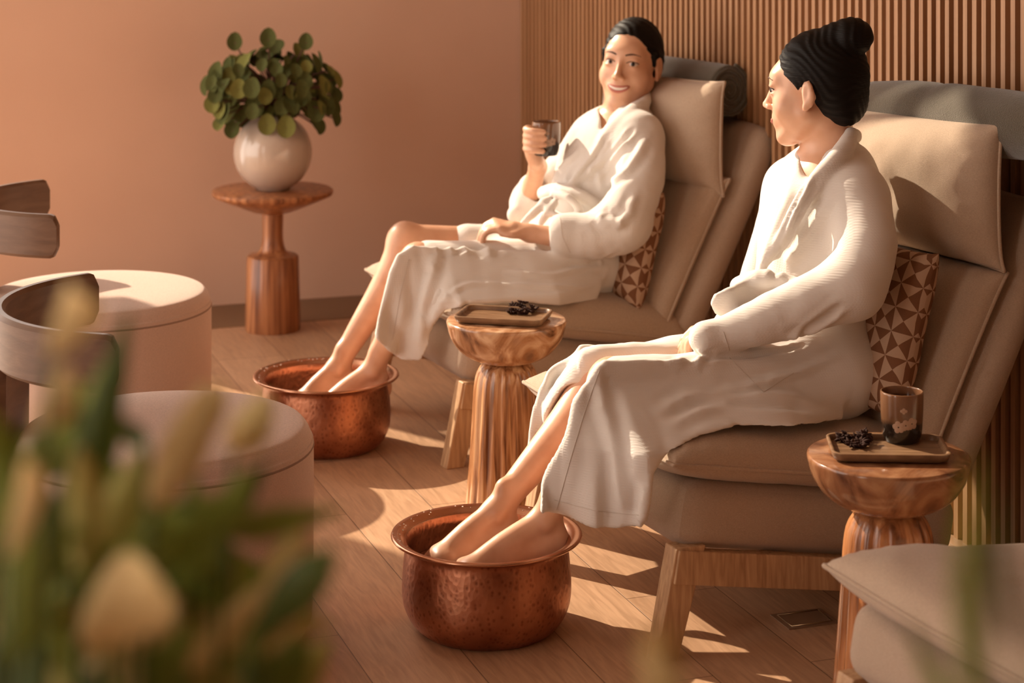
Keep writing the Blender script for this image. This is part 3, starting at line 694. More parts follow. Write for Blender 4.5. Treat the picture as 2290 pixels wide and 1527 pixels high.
# ------------------------------------------------------------------ pedestal table, vase and plant by the plaster wall
PX, PY = 1.543, 6.98
h_ = P(1800, 1385, z=0); mb = MB(); mb.box((-0.06, -0.045, 0), (0.06, 0.045, 0.0025)); ht = mb.build('floor_hatch', mat('brushed brown hatch plate', (0.25, 0.14, 0.08), 0.3)[0], smooth=False, loc=(h_[0], h_[1], 0.0), bevel=0.001)
mb = MB(); a = [(-.048, -.034, .003), (.048, -.034, .003), (.048, .034, .003), (-.048, .034, .003)]; mb.tube(a, .0012, 4, closed=True); mb.build('edge_frame', mat('dull brass edge', (0.5, 0.35, 0.2), 0.3, 0.8)[0], ht); tag(ht, 'flush rectangular floor hatch under the chair of the woman with the hair bun', 'floor hatch')
root = empty('pedestal_table', (PX, PY, 0)); tag(root, 'reddish turned wood pedestal table carrying the round vase', 'side table')
mb = MB(); mb.lathe([(0, 0.483), (0.203, 0.483), (0.2085, 0.479), (0.2085, 0.470), (0.204, 0.464), (0.15, 0.44), (0.07, 0.408), (0.045, 0.402), (0.0, 0.400)], 72); mb.build('table_top', 'walnut', root).modifiers.new('s', 'EDGE_SPLIT').split_angle = R(40)
mb = MB(); mb.lathe(spline([(0.037, 0, 0.405), (0.0355, 0, 0.36), (0.036, 0, 0.31), (0.045, 0, 0.275), (0.062, 0, 0.262), (0.085, 0, 0.255)], 6)[:, [0, 2]], 48); mb.build('neck', 'walnut', root)
mb = MB(); mb.lathe([(0.0, 0.257), (0.083, 0.257), (0.0885, 0.252), (0.0925, 0.12), (0.0945, 0.004), (0.092, 0.0), (0.0, 0.0)], 96, rip=lambda a, z, i: 0.006 * abs(math.sin(a * 12))); mb.build('base', 'walnut', root).modifiers.new('s', 'EDGE_SPLIT').split_angle = R(50)
vr = empty('vase', (PX, PY, 0.4835)); tag(vr, 'round ivory glazed vase on the pedestal table', 'vase')
mb = MB(); pf = [(0.0, 0.0), (0.058, 0.0)] + [(0.1355 * math.sin(t), 0.128 - 0.1355 * math.cos(t)) for t in np.linspace(0.5, 2.72, 24)] + [(0.050, 0.262), (0.045, 0.25), (0.0, 0.245)]
mb.lathe(pf, 72); mb.build('vase_body', 'glaze', vr)
pl = empty('leafy_plant', (PX, PY, 0.73)); tag(pl, 'bushy plant of round green leaves in the ivory vase', 'plant')
random.seed(3); st = MB(); lf = [MB(), MB()]
def disc_leaf(mb, c, nrm, r, tip=0.25):
    nrm = Vector(nrm).normalized(); up = Vector((0, 0, 1)); t1 = nrm.cross(up); t1 = t1.normalized() if t1.length > .1 else Vector((1, 0, 0)); t2 = nrm.cross(t1).normalized(); v = []; n = 14
    for ring in (0.0, 0.55, 1.0):
        for j in range(n):
            a = 2 * math.pi * j / n; q = r * ring * (1 + tip * max(0, math.cos(a)) ** 6)
            v.append(Vector(c) + t2 * (-q * math.cos(a)) + t1 * (q * 0.92 * math.sin(a)) + nrm * (0.38 * r * (ring ** 2) * abs(math.sin(a)) ))
    mb.add([tuple(p) for p in v], [[k * n + j, k * n + (j + 1) % n, (k + 1) * n + (j + 1) % n, (k + 1) * n + j] for k in range(2) for j in range(n)])
for i in range(175):
    az = random.uniform(0, 2 * math.pi); q = math.sqrt(random.uniform(0.03, 1)) * 0.235; hz = random.uniform(-0.03, 0.245)
    hz = min(hz, 0.255 * math.sqrt(max(0.1, 1 - (q / 0.26) ** 2)));
    p = Vector((q * math.cos(az) * 0.98, q * math.sin(az) * 0.7, hz))
    if abs(p.x) < .1 and p.z < .02 and p.y < 0: p.z += 0.05
    st_p = spline([(0.015 * math.cos(az), 0.015 * math.sin(az), -0.02), (p.x * 0.45, p.y * 0.45, 0.03 + p.z * 0.55), tuple(p)], 6); st.tube(st_p, 0.0028, 5)
    n_ = Vector((p.x * 0.9 + random.uniform(-.5, .5) * .3, p.y * 0.8 - 0.14 + random.uniform(-.1, .1), 0.08 + random.uniform(-.06, .16)))
    disc_leaf(lf[0 if random.random() < 0.72 else 1], p, n_, random.uniform(0.022, 0.038))
for dx, dz, r_ in ((-0.135, 0.262, 0.030), (-0.02, 0.275, 0.032), (0.11, 0.262, 0.028), (-0.045, -0.012, 0.034), (0.02, -0.02, 0.036)):
    p = (dx * CA, -dx * SA - (0.12 if dz < 0 else 0.02), dz); st.tube(spline([(0, 0, 0), (p[0] * .6, p[1] * .5, dz * .5 + .03), p], 6), 0.0028, 5); disc_leaf(lf[dz < 0], p, (-0.3, -1, 0.25), r_)
s0 = st.build('stem', 'stem', pl); s0['kind'] = 'stuff'; l0 = lf[0].build('leaf', 'leaf', pl); l0['kind'] = 'stuff'; l1 = lf[1].build('leaf', 'leaf_light', pl); l1['kind'] = 'stuff'; l1['label'] = 'yellow green leaves'
# ------------------------------------------------------------------ people
def axes(yaw, pitch=0.0, roll=0.0):
    """head axes: yaw measured from 'towards the camera' to picture left; columns = side, forward, up"""
    y = R(yaw); to = np.array((-SA, -CA, 0)); le = np.array((-CA, SA, 0)); f = math.cos(y) * to + math.sin(y) * le; up = np.array((0, 0, 1.))
    s_ = np.cross(f, up); p = R(pitch); f2 = f * math.cos(p) + up * math.sin(p); u2 = np.cross(s_, f2)
    r = R(roll); s3 = s_ * math.cos(r) + u2 * math.sin(r); u3 = np.cross(s3, f2); return np.stack([s3, f2, u3], 1)

class Local:
    def __init__(s, F, c, A, k): s.F = F; s.c = np.array(c, float); s.A = A; s.k = k
    def w(s, p): return s.c + s.A @ (np.array(p, float) * s.k)
    def ell(s, c, r, k=0.0, mode='add', rz=None): 
        A = s.A if rz is None else s.A @ np.array(Matrix.Rotation(R(rz[1]), 3, rz[0]))
        s.F.ell(s.w(c), np.array(r) * s.k, A, k, mode)
    def cap(s, a, b, ra, rb, k=0.0, mode='add'): s.F.cap(s.w(a), s.w(b), ra * s.k, rb * s.k, k, mode)

def build_head(F, H, smile=True):
    H.ell((0, -.018, .036), (.072, .090, .084), 0)
    H.ell((0, .026, -.012), (.063, .064, .088), .02)
    for s_ in (-1, 1):
        H.cap((s_ * .050, .004, -.048), (s_ * .016, .066, -.098), .020, .015, .03)
        H.ell((s_ * .038, .050, -.034), (.028, .027, .030), .02)
    H.ell((0, .068, -.098), (.019, .016, .015), .02)
    H.ell((0, .074, -.060), (.030, .021, .022), .02)
    H.ell((0, .066, .030), (.050, .024, .022), .025)                 # brow ridge
    for s_ in (-1, 1): H.ell((s_ * .031, .100, .006), (.017, .014, .0095), .012, 'sub')
    for s_ in (-1, 1):
        H.ell((s_ * .031, .0772, .0140), (.0168, .0112, .0058), .006); H.ell((s_ * .031, .0765, -.0038), (.0160, .0108, .0045), .006)
    H.cap((0, .086, .014), (0, .104, -.026), .0060, .0085, .010); H.ell((0, .1065, -.030), (.0095, .0105, .0085), .006)
    for s_ in (-1, 1): H.ell((s_ * .0115, .0975, -.034), (.0072, .0085, .0068), .006)
    for s_ in (-1, 1):
        H.ell((s_ * .0765, -.012, -.004), (.0065, .0165, .031), .006, rz=('Z', s_ * 16))
        H.ell((s_ * .0835, -.008, .002), (.0045, .0090, .018), .003, 'sub', rz=('Z', s_ * 16))
        H.ell((s_ * .0765, -.004, -.030), (.0055, .0085, .010), .004)

def fingers(F, base, dirs_len, rad=0.0085, k=0.004):
    for b, pts in zip(base, dirs_len): F.chain([b] + pts, list(np.linspace(rad, rad * .82, len(pts) + 1)), k)

def face_bits(body, H, smile=True):
    bm = bmesh.new(); bm.from_mesh(body.data); bv = BVHTree.FromBMesh(bm); bm.free()
    fwd = Vector(H.A[:, 1])
    def skin_at(x, z, off):
        o = Vector(H.w((x, .16, z))); hit = bv.ray_cast(o, -fwd, 0.2); p = hit[0] if hit[0] is not None else Vector(H.w((x, .08, z)))
        return np.array(p + fwd * off)
    for s_ in (-1, 1):
        mb = MB(); mb.ell((0, 0, 0), (.0125 * H.k,) * 3, 24, 16); e = mb.build('eye', 'eye_white', body, loc=H.w((s_ * .031, .0735, .0045)))
        ir = MB(); gaze = H.A @ np.array((-0.14 * 0, 1, -0.02)); gaze = gaze / np.linalg.norm(gaze); look = np.array((-0.10, -1.0, 0.02)); look /= np.linalg.norm(look); g = gaze * 0.8 + look * 0.45; g /= np.linalg.norm(g)
        ir.ell(tuple(g * .0070 * H.k), (.0070 * H.k,) * 3, 16, 10); ir.build('iris', 'iris', e)
        mb = MB(); xs = np.linspace(.013, .050, 12)
        pts = [skin_at(s_ * x, .0255 + .006 * math.sin((x - .013) / .037 * 2.4) - .004 * ((x - .013) / .037) ** 2, -.0003) for x in xs]
        mb.tube(pts, np.interp(xs, [.013, .025, .05], [.0022, .0027, .0006]) * H.k, 6); mb.build('eyebrow', 'brow', body)
        mb = MB(); xs = np.linspace(.016, .046, 12)
        pts = [skin_at(s_ * x, .0055 + .0060 * math.sin((x - .016) / .030 * math.pi) ** .8, .0003) for x in xs]
        mb.tube(pts, .0013 * H.k, 6); mb.build('eyelash_line', 'brow', body)
    w = .031 if smile else .025
    if smile:
        mb = MB(); n = 15
        v = []
        for i, x in enumerate(np.linspace(-w * .82, w * .82, n)):
            q = x / w; zc = -.0640 + .0095 * q * q; h = .0048 * math.sqrt(max(0, 1 - (q / .86) ** 2)) + .0004; y = .0890 - .015 * q * q
            v += [skin_at(x, zc + h, .0004), skin_at(x, zc, .0010), skin_at(x, zc - h, .0004)]
        mb.add(v, [[3 * i + j, 3 * i + 3 + j, 3 * i + 4 + j, 3 * i + 1 + j] for i in range(n - 1) for j in (0, 1)]); mb.build('teeth', 'teeth', body)
    up, lo = MB(), MB(); xs = np.linspace(-1, 1, 19)
    def lip(mb, dz, r0):
        pts = []
        for q in xs:
            x = q * w; z = -.0640 + (.0100 if smile else .005) * q * q + dz * (1 - q * q) ** .6; pts.append(skin_at(x, z, 0.0))
        mb.tube(pts, [(r0 * (1 - q * q) ** .5 + .0008) * H.k for q in xs], 8)
    lip(up, .0060 if smile else .002, .0022); lip(lo, -.0070 if smile else -.003, .0034)
    up.build('upper_lip', 'lip', body); lo.build('lower_lip', 'lip', body)

def foldf(amp=0.003, sc_=(16, 10, 16), amp2=0.0012, seed=0.0):
    def f(V): return amp * vnoise(V * np.array(sc_) + seed) * (0.6 + 0.4 * vnoise(V * 5 + seed)) + amp2 * vnoise(V * 46 + seed)
    return f

# ============ the woman with the hair bun (front), facing picture left, head turned away ============
q = lambda u, v, y: P(u, v, y)
WB = tag(empty('person', (2.1, 4.14, 0.0)), 'person in a white robe with black hair in a bun, head turned away', 'person')
inv = np.array((2.1, 4.14, 0.0))
F = Field((1.15, 3.75, 0.0), (2.42, 4.50, 1.32), 0.0042)
pel = np.array((2.13, 4.14, 0.50)); nb = q(1855, 350, 4.15); LS = q(1922, 432, 3.99); RS = q(1768, 418, 4.30)
tors = (nb - pel); tl = np.linalg.norm(tors); tz = tors / tl; ty = np.array((0, 1., 0)); tx = np.cross(ty, tz); TA = np.stack([tx, ty, tz], 1)
F.ell(pel, (.11, .165, .10), TA, 0); F.ell(pel + tors * .45, (.085, .12, .16), TA, .06); F.ell(pel + tors * .74, (.09, .145, .12), TA, .05)
F.cap(LS, RS, .048, .048, .05); F.cap(pel + tors * .85, nb, .06, .05, .05); F.ell(nb + np.array((-.035, 0, -.055)), (.055, .10, .07), None, .03)
A2 = axes(116, -4, 0); H2 = Local(F, q(1820, 200, 4.15), A2, 1.06)
F.cap(nb, H2.w((0, -.020, -.045)), .050, .050, .03); F.cap(nb - np.array((.0, .0, .02)), H2.w((0, -.035, -.02)), .045, .045, .03)
build_head(F, H2, False)
# arms
LE = q(1915, 655, 3.90); LWr = q(1638, 742, 4.02); RE = q(1700, 640, 4.42); RWr = q(1625, 738, 4.17)
F.chain([LS, LE, LWr], [.046, .038, .024], .02); F.chain([RS, RE, RWr], [.046, .038, .024], .02)
def lap_hand(F, wr, kn, side, curl):
    wr = np.array(wr); kn = np.array(kn); d = (kn - wr); L = np.linalg.norm(d); d = d / L; sd = np.array(side, float); sd /= np.linalg.norm(sd); dn = np.cross(sd, d); dn = dn if dn[2] < 0 else -dn
    F.chain([wr, wr + d * L * .5 - dn * .004], [.022, .020], .015)
    for i in range(4):
        o = sd * (-.027 + .018 * i); F.cap(wr + d * L * .3 + o * .6, kn + o, .013, .0115, .012)
        l1 = (.036, .040, .038, .030)[i]; b = kn + o; c1_ = math.radians(curl + 5 * i); d1 = d * math.cos(c1_) + dn * math.sin(c1_); c2_ = c1_ + R(38); d2 = d * math.cos(c2_) + dn * math.sin(c2_); c3 = c2_ + R(30); d3 = d * math.cos(c3) + dn * math.sin(c3)
        p1 = b + d1 * l1; p2 = p1 + d2 * l1 * .7; p3 = p2 + d3 * l1 * .5
        F.chain([b, p1, p2, p3], [.0105, .0092, .0084, .0072], .003)
    t0 = wr + d * L * .35 + sd * -.024; t1 = t0 + d * .03 - sd * .016 + dn * .004; t2 = t1 + d * .028 + sd * .004 + dn * .006
    F.chain([t0, t1, t2], [.013, .0105, .0085], .008)
lap_hand(F, RWr + np.array((0, 0, .0)), q(1562, 748, 4.17), (0, 1, .1), 20)
lap_hand(F, LWr, q(1572, 742, 4.06), (0, 1, -.1), 22)
# legs
LH = pel + np.array((-.01, -.095, -.005)); RH = pel + np.array((-.01, .095, -.005))
LK = q(1372, 862, 4.03); RK = q(1338, 842, 4.23); LA = q(1214, 1162, 4.07); RA = q(1108, 1142, 4.16)
def leg(F, hip, knee, ank, toe, side, drop=0.026):
    F.chain([hip - np.array((0, 0, .015)), hip * .5 + knee * .5 - np.array((0, 0, drop)), knee], [.084, .064, .053], .03)
    d = ank - knee; back = np.array((d[2], 0, -d[0])); back = back / np.linalg.norm(back); back = back if back[0] > 0 else -back
    F.chain([knee, knee + d * .30 + back * .016, knee + d * .65 + back * .006, ank], [.050, .050, .036, .027], .02)
    F.ell(knee - back * .012 - d * .02, (.034, .034, .040), None, .03)
    heel = ank + np.array((.022, 0, -.052)); F.cap(ank + np.array((.004, 0, 0)), heel, .024, .026, .014)
    ft = toe - ank; ft = ft / np.linalg.norm(ft)
    sd = np.array((0, 1., 0)); mid = ank * .45 + toe * .55 + np.array((0, 0, .002))
    F.chain([ank, mid, toe], [.0245, .025, .019], .014)
    F.cap(heel, toe - sd * .014 * side - np.array((0, 0, .008)), .024, .016, .03); F.cap(heel, toe + sd * .024 * side - np.array((0, 0, .012)), .022, .013, .03)
    F.ell(ank + sd * .024 - np.array((0, 0, .004)), (.012, .010, .014), None, .012); F.ell(ank - sd * .024 - np.array((0, 0, .004)), (.012, .010, .014), None, .012)
    F.cap(toe - sd * .020, toe + sd * .026, .0165, .0125, .02)
    for i in range(5):
        o = sd * (side * (-.024 + .0135 * i)); l = (.036, .034, .031, .027, .021)[i]; r = (.0118, .0088, .0084, .0080, .0074)[i]
        b = toe + o - ft * (.004 * i); m = b + ft * l * .55 + np.array((0, 0, .004)); F.chain([b, m, b + ft * l + np.array((0, 0, -.003))], [r * 1.1, r, r], .004)
    F.cap(ank + np.array((.018, 0, .05)), heel + np.array((.012, 0, .012)), .016, .014, .02)
toeL = LA + np.array((-.165, .0, -.085)); toeR = RA + np.array((-.125, -.005, -.082))
leg(F, LH, LK, LA, toeL, 1); leg(F, RH, RK, RA, toeR, -1)
def settle(o, parent, org):
    o.data.transform(Matrix.Translation(-Vector(org))); o.parent = parent
b2 = F.mesh('body', 'skin', None, 2); settle(b2, WB, inv)
# hair
Fh = Field(H2.c - .22, H2.c + .24, 0.0035); Hh = Local(Fh, H2.c, A2, H2.k)
Hh.ell((0, -.022, .040), (.0785, .0965, .0885)); Hh.ell((0, -.052, .01), (.068, .060, .083), .03); Hh.ell((0, -.066, -.032), (.048, .042, .042), .03)
Hh.ell((0, .085, -.036), (.088, .080, .108), .008, 'sub')
for s_ in (-1, 1): Hh.ell((s_ * .084, -.006, -.030), (.030, .034, .048), .008, 'sub'); None
Hh.ell((0, -.062, .112), (.040, .036, .03), .02); Hh.ell((0, -.090, .108), (.046, .046, .042), .008)
def strands(V): return 0.0010 * np.sin(vnoise(V * np.array((14, 14, 10))) * 16 + V[:, 2] * 240 + V[:, 0] * 300)
h2 = Fh.mesh('hair', 'hair', b2, 1, strands); h2.data.transform(Matrix.Translation(-Vector(inv)))
H2b = Local(None, H2.c - inv, A2, H2.k); face_bits(b2, H2b, False)

FOLDS = []
def ridge(G, pts, r_): FOLDS.append((spline(pts, 4), r_ * 0.75, r_ * 1.15))
def crease(G, pts, r_=.005): FOLDS.append((spline([q(*p) for p in pts], 4), -r_ * 1.3, r_ * 1.2))
EYE = np.array((0, 0, 1.6))
def fold_post(base):
    """soft cloth folds: each fold line is laid on the cloth, then raised or sunk along it"""
    folds = list(FOLDS); FOLDS.clear()
    def f(V):
        d = base(V); D = V - EYE; dist = np.linalg.norm(D, axis=1); Dn = D / dist[:, None]
        for line, amp, sg in folds:
            L = []
            for p in line:
                w = (p - EYE) / np.linalg.norm(p - EYE); c_ = Dn @ w; near_ = np.where(c_ > math.cos(0.0018))[0]
                if len(near_): L.append(V[near_[np.argmin(dist[near_])]])
            if len(L) < 2: continue
            L = np.array(L); ok = [0]
            for i in range(1, len(L)):
                if np.linalg.norm(L[i] - L[ok[-1]]) < 0.09: ok.append(i)
            L = L[ok]
            if len(L) < 2: continue
            idx = np.where(((V > L.min(0) - sg * 3.5) & (V < L.max(0) + sg * 3.5)).all(1))[0]
            if not len(idx): continue
            W_ = V[idx]; best = np.full(len(idx), 9.0); tt = np.zeros(len(idx)); n = len(L) - 1
            for i in range(n):
                e = L[i + 1] - L[i]; t = np.clip((W_ - L[i]) @ e / (e @ e + 1e-12), 0, 1); dd = np.linalg.norm(W_ - L[i] - t[:, None] * e, axis=1)
                m_ = dd < best; best = np.where(m_, dd, best); tt = np.where(m_, (i + t) / n, tt)
            tap = np.clip(np.sin(np.pi * np.clip(tt * .94 + .03, 0, 1)) * 1.6, 0, 1)
            d[idx] += amp * tap * (np.exp(-(best / sg) ** 2) - 0.45 * np.exp(-((best - 2.2 * sg) / sg) ** 2))
        return d
    return f
# robe
G = Field((1.35, 3.72, 0.15), (2.46, 4.52, 1.06), 0.0046)
G.ell(pel + np.array((0.02, 0, -.01)), (.155, .215, .115), TA, 0); G.ell(pel + tors * .40, (.125, .165, .18), TA, .08); G.ell(pel + tors * .72, (.125, .19, .15), TA, .06)
G.cap(LS + (0, .03, -.012), RS - (0, .03, .012), .058, .052, .06)
G.cap(nb + np.array((.02, -.05, -.015)), nb + np.array((.02, .05, -.015)), .050, .050, .05)
# thighs under cloth
G.chain([LH + (0, -.01, 0), q(1600, 872, 4.0), q(1378, 868, 4.02)], [.105, .083, .066], .05)
G.chain([RH, q(1560, 826, 4.23), q(1340, 834, 4.24)], [.106, .084, .061], .04)
G.chain([q(1335, 832, 4.24), q(1292, 880, 4.245), q(1262, 925, 4.25)], [.060, .056, .050], .01)
G.cap(pel + (-.05, 0, .02), q(1620, 850, 4.12), .09, .06, .06)
# sleeves
CE = q(1905, 640, 3.90); CF = q(1592, 753, 3.985)
G.chain([LS + (-.004, 0, -.01), q(1940, 545, 3.92), CE], [.058, .066, .066], .05); G.chain([CE, q(1740, 706, 3.94), CF], [.066, .054, .033], .03)
G.cap(q(1580, 757, 3.985), q(1608, 748, 3.98), .0375, .0365, .004); G.chain([RS, RE, RE * .5 + RWr * .5, RE * .06 + RWr * .94], [.056, .054, .046, .033], .04)
# near hanging panel and far flap
def px_poly(pts, y): return [(P(u, v, y)[0], P(u, v, y)[2]) for u, v in pts]
def yb2(x, z): return 3.955 - 0.15 * np.clip((x - 1.47) / 0.13, 0, 1) * np.clip((0.53 - z) / 0.11, 0, 1) * np.clip((2.16 - x) / 0.22, 0, 1)
def yb1(x, z): return 5.362 - 0.14 * np.clip((x - 1.56) / 0.10, 0, 1) * np.clip((0.55 - z) / 0.11, 0, 1) * np.clip((2.16 - x) / 0.22, 0, 1)
def px_poly2(pts, fn):
    out = []
    for u, v in pts:
        y = 4.0
        for _ in range(14): p = P(u, v, y); y = 0.5 * y + 0.5 * float(fn(p[0], p[2]))
        out.append((p[0], p[2]))
    return out
near = px_poly2([(1352, 812), (1322, 845), (1290, 900), (1262, 985), (1236, 1062), (1209, 1136), (1300, 1160), (1380, 1176), (1425, 1174), (1438, 1120), (1452, 1050), (1492, 1000), (1560, 962), (1640, 940), (1800, 940), (1880, 930), (1890, 830), (1600, 810)], yb2)
def ynear(x, z):
    t = np.clip((0.50 - z) / 0.22, 0, 1.4); w_ = np.clip((1.72 - x) / 0.2, 0, 1)
    return yb2(x, z) + 0.0 * t + w_ * t * (0.018 * np.sin((x + 0.25 * z) * 62 + 0.6) + 0.008 * np.sin((x - 0.1 * z) * 130)) + 0.006 * vnoise(np.stack([x * 9, z * 14, x * 0], -1))
G.sheet(near, ynear, .0078, .018, 0.1)
G.cap(q(1290, 905, 4.205), q(1240, 985, 4.20), .044, .05, .008, 'sub')
far = px_poly([(1300, 778), (1262, 806), (1228, 836), (1208, 868), (1198, 915), (1188, 985), (1176, 1040), (1200, 1020), (1240, 960), (1285, 900), (1330, 860), (1400, 860), (1500, 850), (1500, 775)], 4.31)
G.sheet(far, lambda x, z: 4.305 + 0.01 * np.sin(x * 70 + z * 20) + 0 * z, .0075, .015, 0.06)
# openings: cuff, neck, and the shins between the panels
G.cap(nb + (0, 0, .0), H2.w((0, -.02, -.05)), .057, .06, .01, 'sub')
G.cap(q(1796, 392, 4.06), nb + np.array((-.02, .0, .02)), .012, .045, .010, 'sub')
# lapels, belt, folds as rolled ridges of cloth
G.chain([q(1903, 300, 4.07), q(1893, 325, 4.04), q(1865, 360, 4.02), q(1830, 398, 4.02), q(1795, 450, 4.02), q(1765, 510, 4.03), q(1735, 570, 4.05)], [.014, .020, .020, .019, .018, .016, .012], .014)
G.chain([q(1800, 350, 4.20), q(1795, 385, 4.15), q(1775, 430, 4.10), q(1745, 500, 4.07), q(1715, 570, 4.06), q(1700, 620, 4.06)], [.014, .015, .015, .015, .013, .010], .012)
G.chain([q(1905, 300, 4.08), q(1912, 306, 4.15), q(1880, 320, 4.24), q(1820, 345, 4.24)], [.013, .015, .014, .012], .012)
G.chain([q(1655, 640, 4.08), q(1700, 625, 4.02), q(1780, 640, 3.97), q(1850, 690, 3.93)], [.022, .022, .020, .016], .008)
G.sheet(px_poly([(1705, 628), (1665, 636), (1622, 648), (1602, 662), (1599, 680), (1608, 700), (1630, 708), (1690, 680), (1740, 640)], 4.02), lambda x, z: 4.02 + 0.010 * np.sin(x * 55 + z * 30) + 0 * z, .0075, .010, 0.06)
for pts, r_ in (([(1770, 560, 4.03), (1745, 600, 4.03), (1725, 625, 4.03)], .009),
                ([(1850, 440, 3.97), (1800, 520, 3.98), (1760, 590, 3.98)], .009), ([(1890, 700, 3.90), (1830, 740, 3.92), (1760, 765, 3.95)], .008),
                ([(1880, 800, 3.90), (1780, 830, 3.91), (1700, 850, 3.92), (1600, 870, 3.925)], .007), ([(1860, 905, 3.93), (1760, 880, 3.92), (1640, 882, 3.925), (1540, 880, 3.94), (1480, 910, 3.95)], .010),
                ([(1870, 925, 3.95), (1700, 915, 3.935), (1600, 905, 3.93), (1500, 940, 3.945)], .009), ([(1352, 815, 4.0), (1345, 860, 3.975), (1362, 960, 3.965), (1378, 1080, 3.97), (1392, 1150, 3.975)], .011),
                ([(1440, 1090, 3.975), (1430, 1150, 3.98), (1424, 1170, 3.985)], .010), ([(1530, 790, 4.0), (1518, 800, 3.97), (1508, 808, 3.96)], .008), ([(1570, 788, 4.0), (1556, 802, 3.96)], .008),
                ([(1285, 806, 4.20), (1340, 785, 4.19), (1450, 780, 4.19), (1570, 776, 4.19)], .024)):
    ridge(G, [q(*p) for p in pts], r_)
crease(G, [(1842, 400, 3.985), (1808, 452, 3.99), (1780, 512, 4.0), (1750, 572, 4.02), (1722, 620, 4.04)], .006)
crease(G, [(1800, 395, 4.12), (1778, 440, 4.08), (1752, 500, 4.05), (1725, 570, 4.04)], .005)
crease(G, [(1890, 690, 3.83), (1830, 728, 3.86), (1770, 772, 3.90)], .006)
crease(G, [(1550, 797, 3.93), (1700, 787, 3.90), (1800, 765, 3.86)], .004)
r2 = G.mesh('robe', 'robe', b2, 2, fold_post(foldf(0.0035, (20, 9, 14), 0.0007, 3.0))); r2.data.transform(Matrix.Translation(-Vector(inv)))
r2['label'] = 'white waffle bathrobe'
# stitched hem band, pocket seam
bm = bmesh.new(); bm.from_mesh(r2.data); bvr = BVHTree.FromBMesh(bm); bm.free()
def on_robe(bv, u, v, org, off=0.0008):
    p = P(u, v, 3.6) - org; d = Vector(p - (np.array((0, 0, 1.6)) - org)).normalized(); o = Vector(np.array((0, 0, 1.6)) - org); h = bv.ray_cast(o, d, 9.0); return None if h[0] is None else np.array(h[0] - d * off)
def seam(bv, pts, org, mb, r=0.0006, n=10):
    L = []
    for a, b in zip(pts[:-1], pts[1:]):
        for t in np.arange(n) / n: L.append(on_robe(bv, a[0] + (b[0] - a[0]) * t, a[1] + (b[1] - a[1]) * t, org))
    L.append(on_robe(bv, *pts[-1], org)); L = [p for p in L if p is not None]
    if len(L) > 3: m_ = MB(); m_.tube(L, r, 5); m_.build('robe_seam', 'stitch', mb)
M['stitch'] = mat('robe stitching', (0.62, 0.54, 0.47), 0.9)[0]
seam(bvr, [(1632, 800), (1708, 877), (1775, 834)], inv, r2); seam(bvr, [(1340, 830), (1308, 920), (1275, 1030), (1245, 1140)], inv, r2); seam(bvr, [(1240, 1118), (1330, 1142), (1428, 1152)], inv, r2); seam(bvr, [(1618, 742), (1632, 784)], inv, r2)

# ============ the woman holding the cup (behind), facing picture left, head turned to us ============
org = np.array((2.1, 5.55, 0.0))
WA = tag(empty('person', tuple(org)), 'smiling person in a white robe with slicked back dark hair, holding a cup', 'person')
F = Field((1.15, 5.10, 0.0), (2.48, 5.98, 1.22), 0.0042)
pel = np.array((2.11, 5.56, 0.47)); nb = q(1388, 262, 5.58); LS = q(1432, 305, 5.42); RS = q(1312, 318, 5.74)
tors = (nb - pel); tz = tors / np.linalg.norm(tors); tx = np.cross(ty, tz); tx /= np.linalg.norm(tx); TA = np.stack([tx, np.cross(tz, tx), tz], 1)
F.ell(pel, (.11, .165, .10), TA, 0); F.ell(pel + tors * .45, (.085, .12, .16), TA, .06); F.ell(pel + tors * .74, (.09, .145, .12), TA, .05)
F.cap(LS, RS, .048, .048, .05); F.cap(pel + tors * .85, nb, .06, .05, .05); F.ell(nb + np.array((-.035, 0, -.055)), (.055, .10, .07), None, .03)
A1 = axes(21, 4, 5); H1 = Local(F, q(1410, 143, 5.60), A1, 1.10)
F.cap(nb, H1.w((0, -.015, -.05)), .050, .052, .03)
build_head(F, H1, True)
LE = q(1385, 520, 5.28); LWr = q(1185, 522, 5.38); RE = q(1190, 455, 5.84); RWr = q(1203, 372, 5.70)
F.chain([LS, LE, LWr], [.046, .038, .025], .02); F.chain([RS, RE, RWr], [.046, .036, .024], .02)
# left hand, loosely closed on the lap
lap_hand(F, LWr, q(1112, 504, 5.42), (0, 1, .25), 28)
# right hand around the cup
CC = q(1221, 312, 5.60); rr_ = np.array((CA, -SA, 0)); aw = np.array((SA, CA, 0)); upv = np.array((0, 0, 1.))
L3 = lambda r, a, z: CC + rr_ * r + aw * a + upv * z
palm = L3(-.046, .022, -.006); F.ell(palm, (.015, .034, .045), np.stack([rr_, aw, upv], 1), .01); F.chain([RWr, L3(-.030, .022, -.062), palm], [.024, .024, .018], .02)
for i in range(4):
    z = .030 - .0185 * i; ln = (.9, 1.0, .96, .82)[i]
    F.chain([L3(-.052, .012, z), L3(-.0575, -.018, z + .001), L3(-.038, -.044, z), L3(-.038 + .034 * ln, -.0515, z - .002)], [.0115, .0105, .0095, .0082], .0035)
F.chain([L3(-.036, .04, .0), L3(-.022, .056, .018), L3(.008, .054, .026)], [.013, .011, .0095], .006)
LH = pel + np.array((-.01, -.095, -.005)); RH = pel + np.array((-.01, .09, -.005))
LK = q(938, 590, 5.46); RK = q(908, 543, 5.64); LA = q(830, 828, 5.49); RA = q(752, 822, 5.60)
toeL = LA + np.array((-.135, .0, -.085)); toeR = RA + np.array((-.10, -.01, -.078))
leg(F, LH, LK, LA, toeL, 1, .004); leg(F, RH, RK, RA, toeR, -1, .004)
b1 = F.mesh('body', 'skin', None, 2); settle(b1, WA, org)
Fh = Field(H1.c - .2, H1.c + .2, 0.0035); Hh = Local(Fh, H1.c, A1, H1.k)
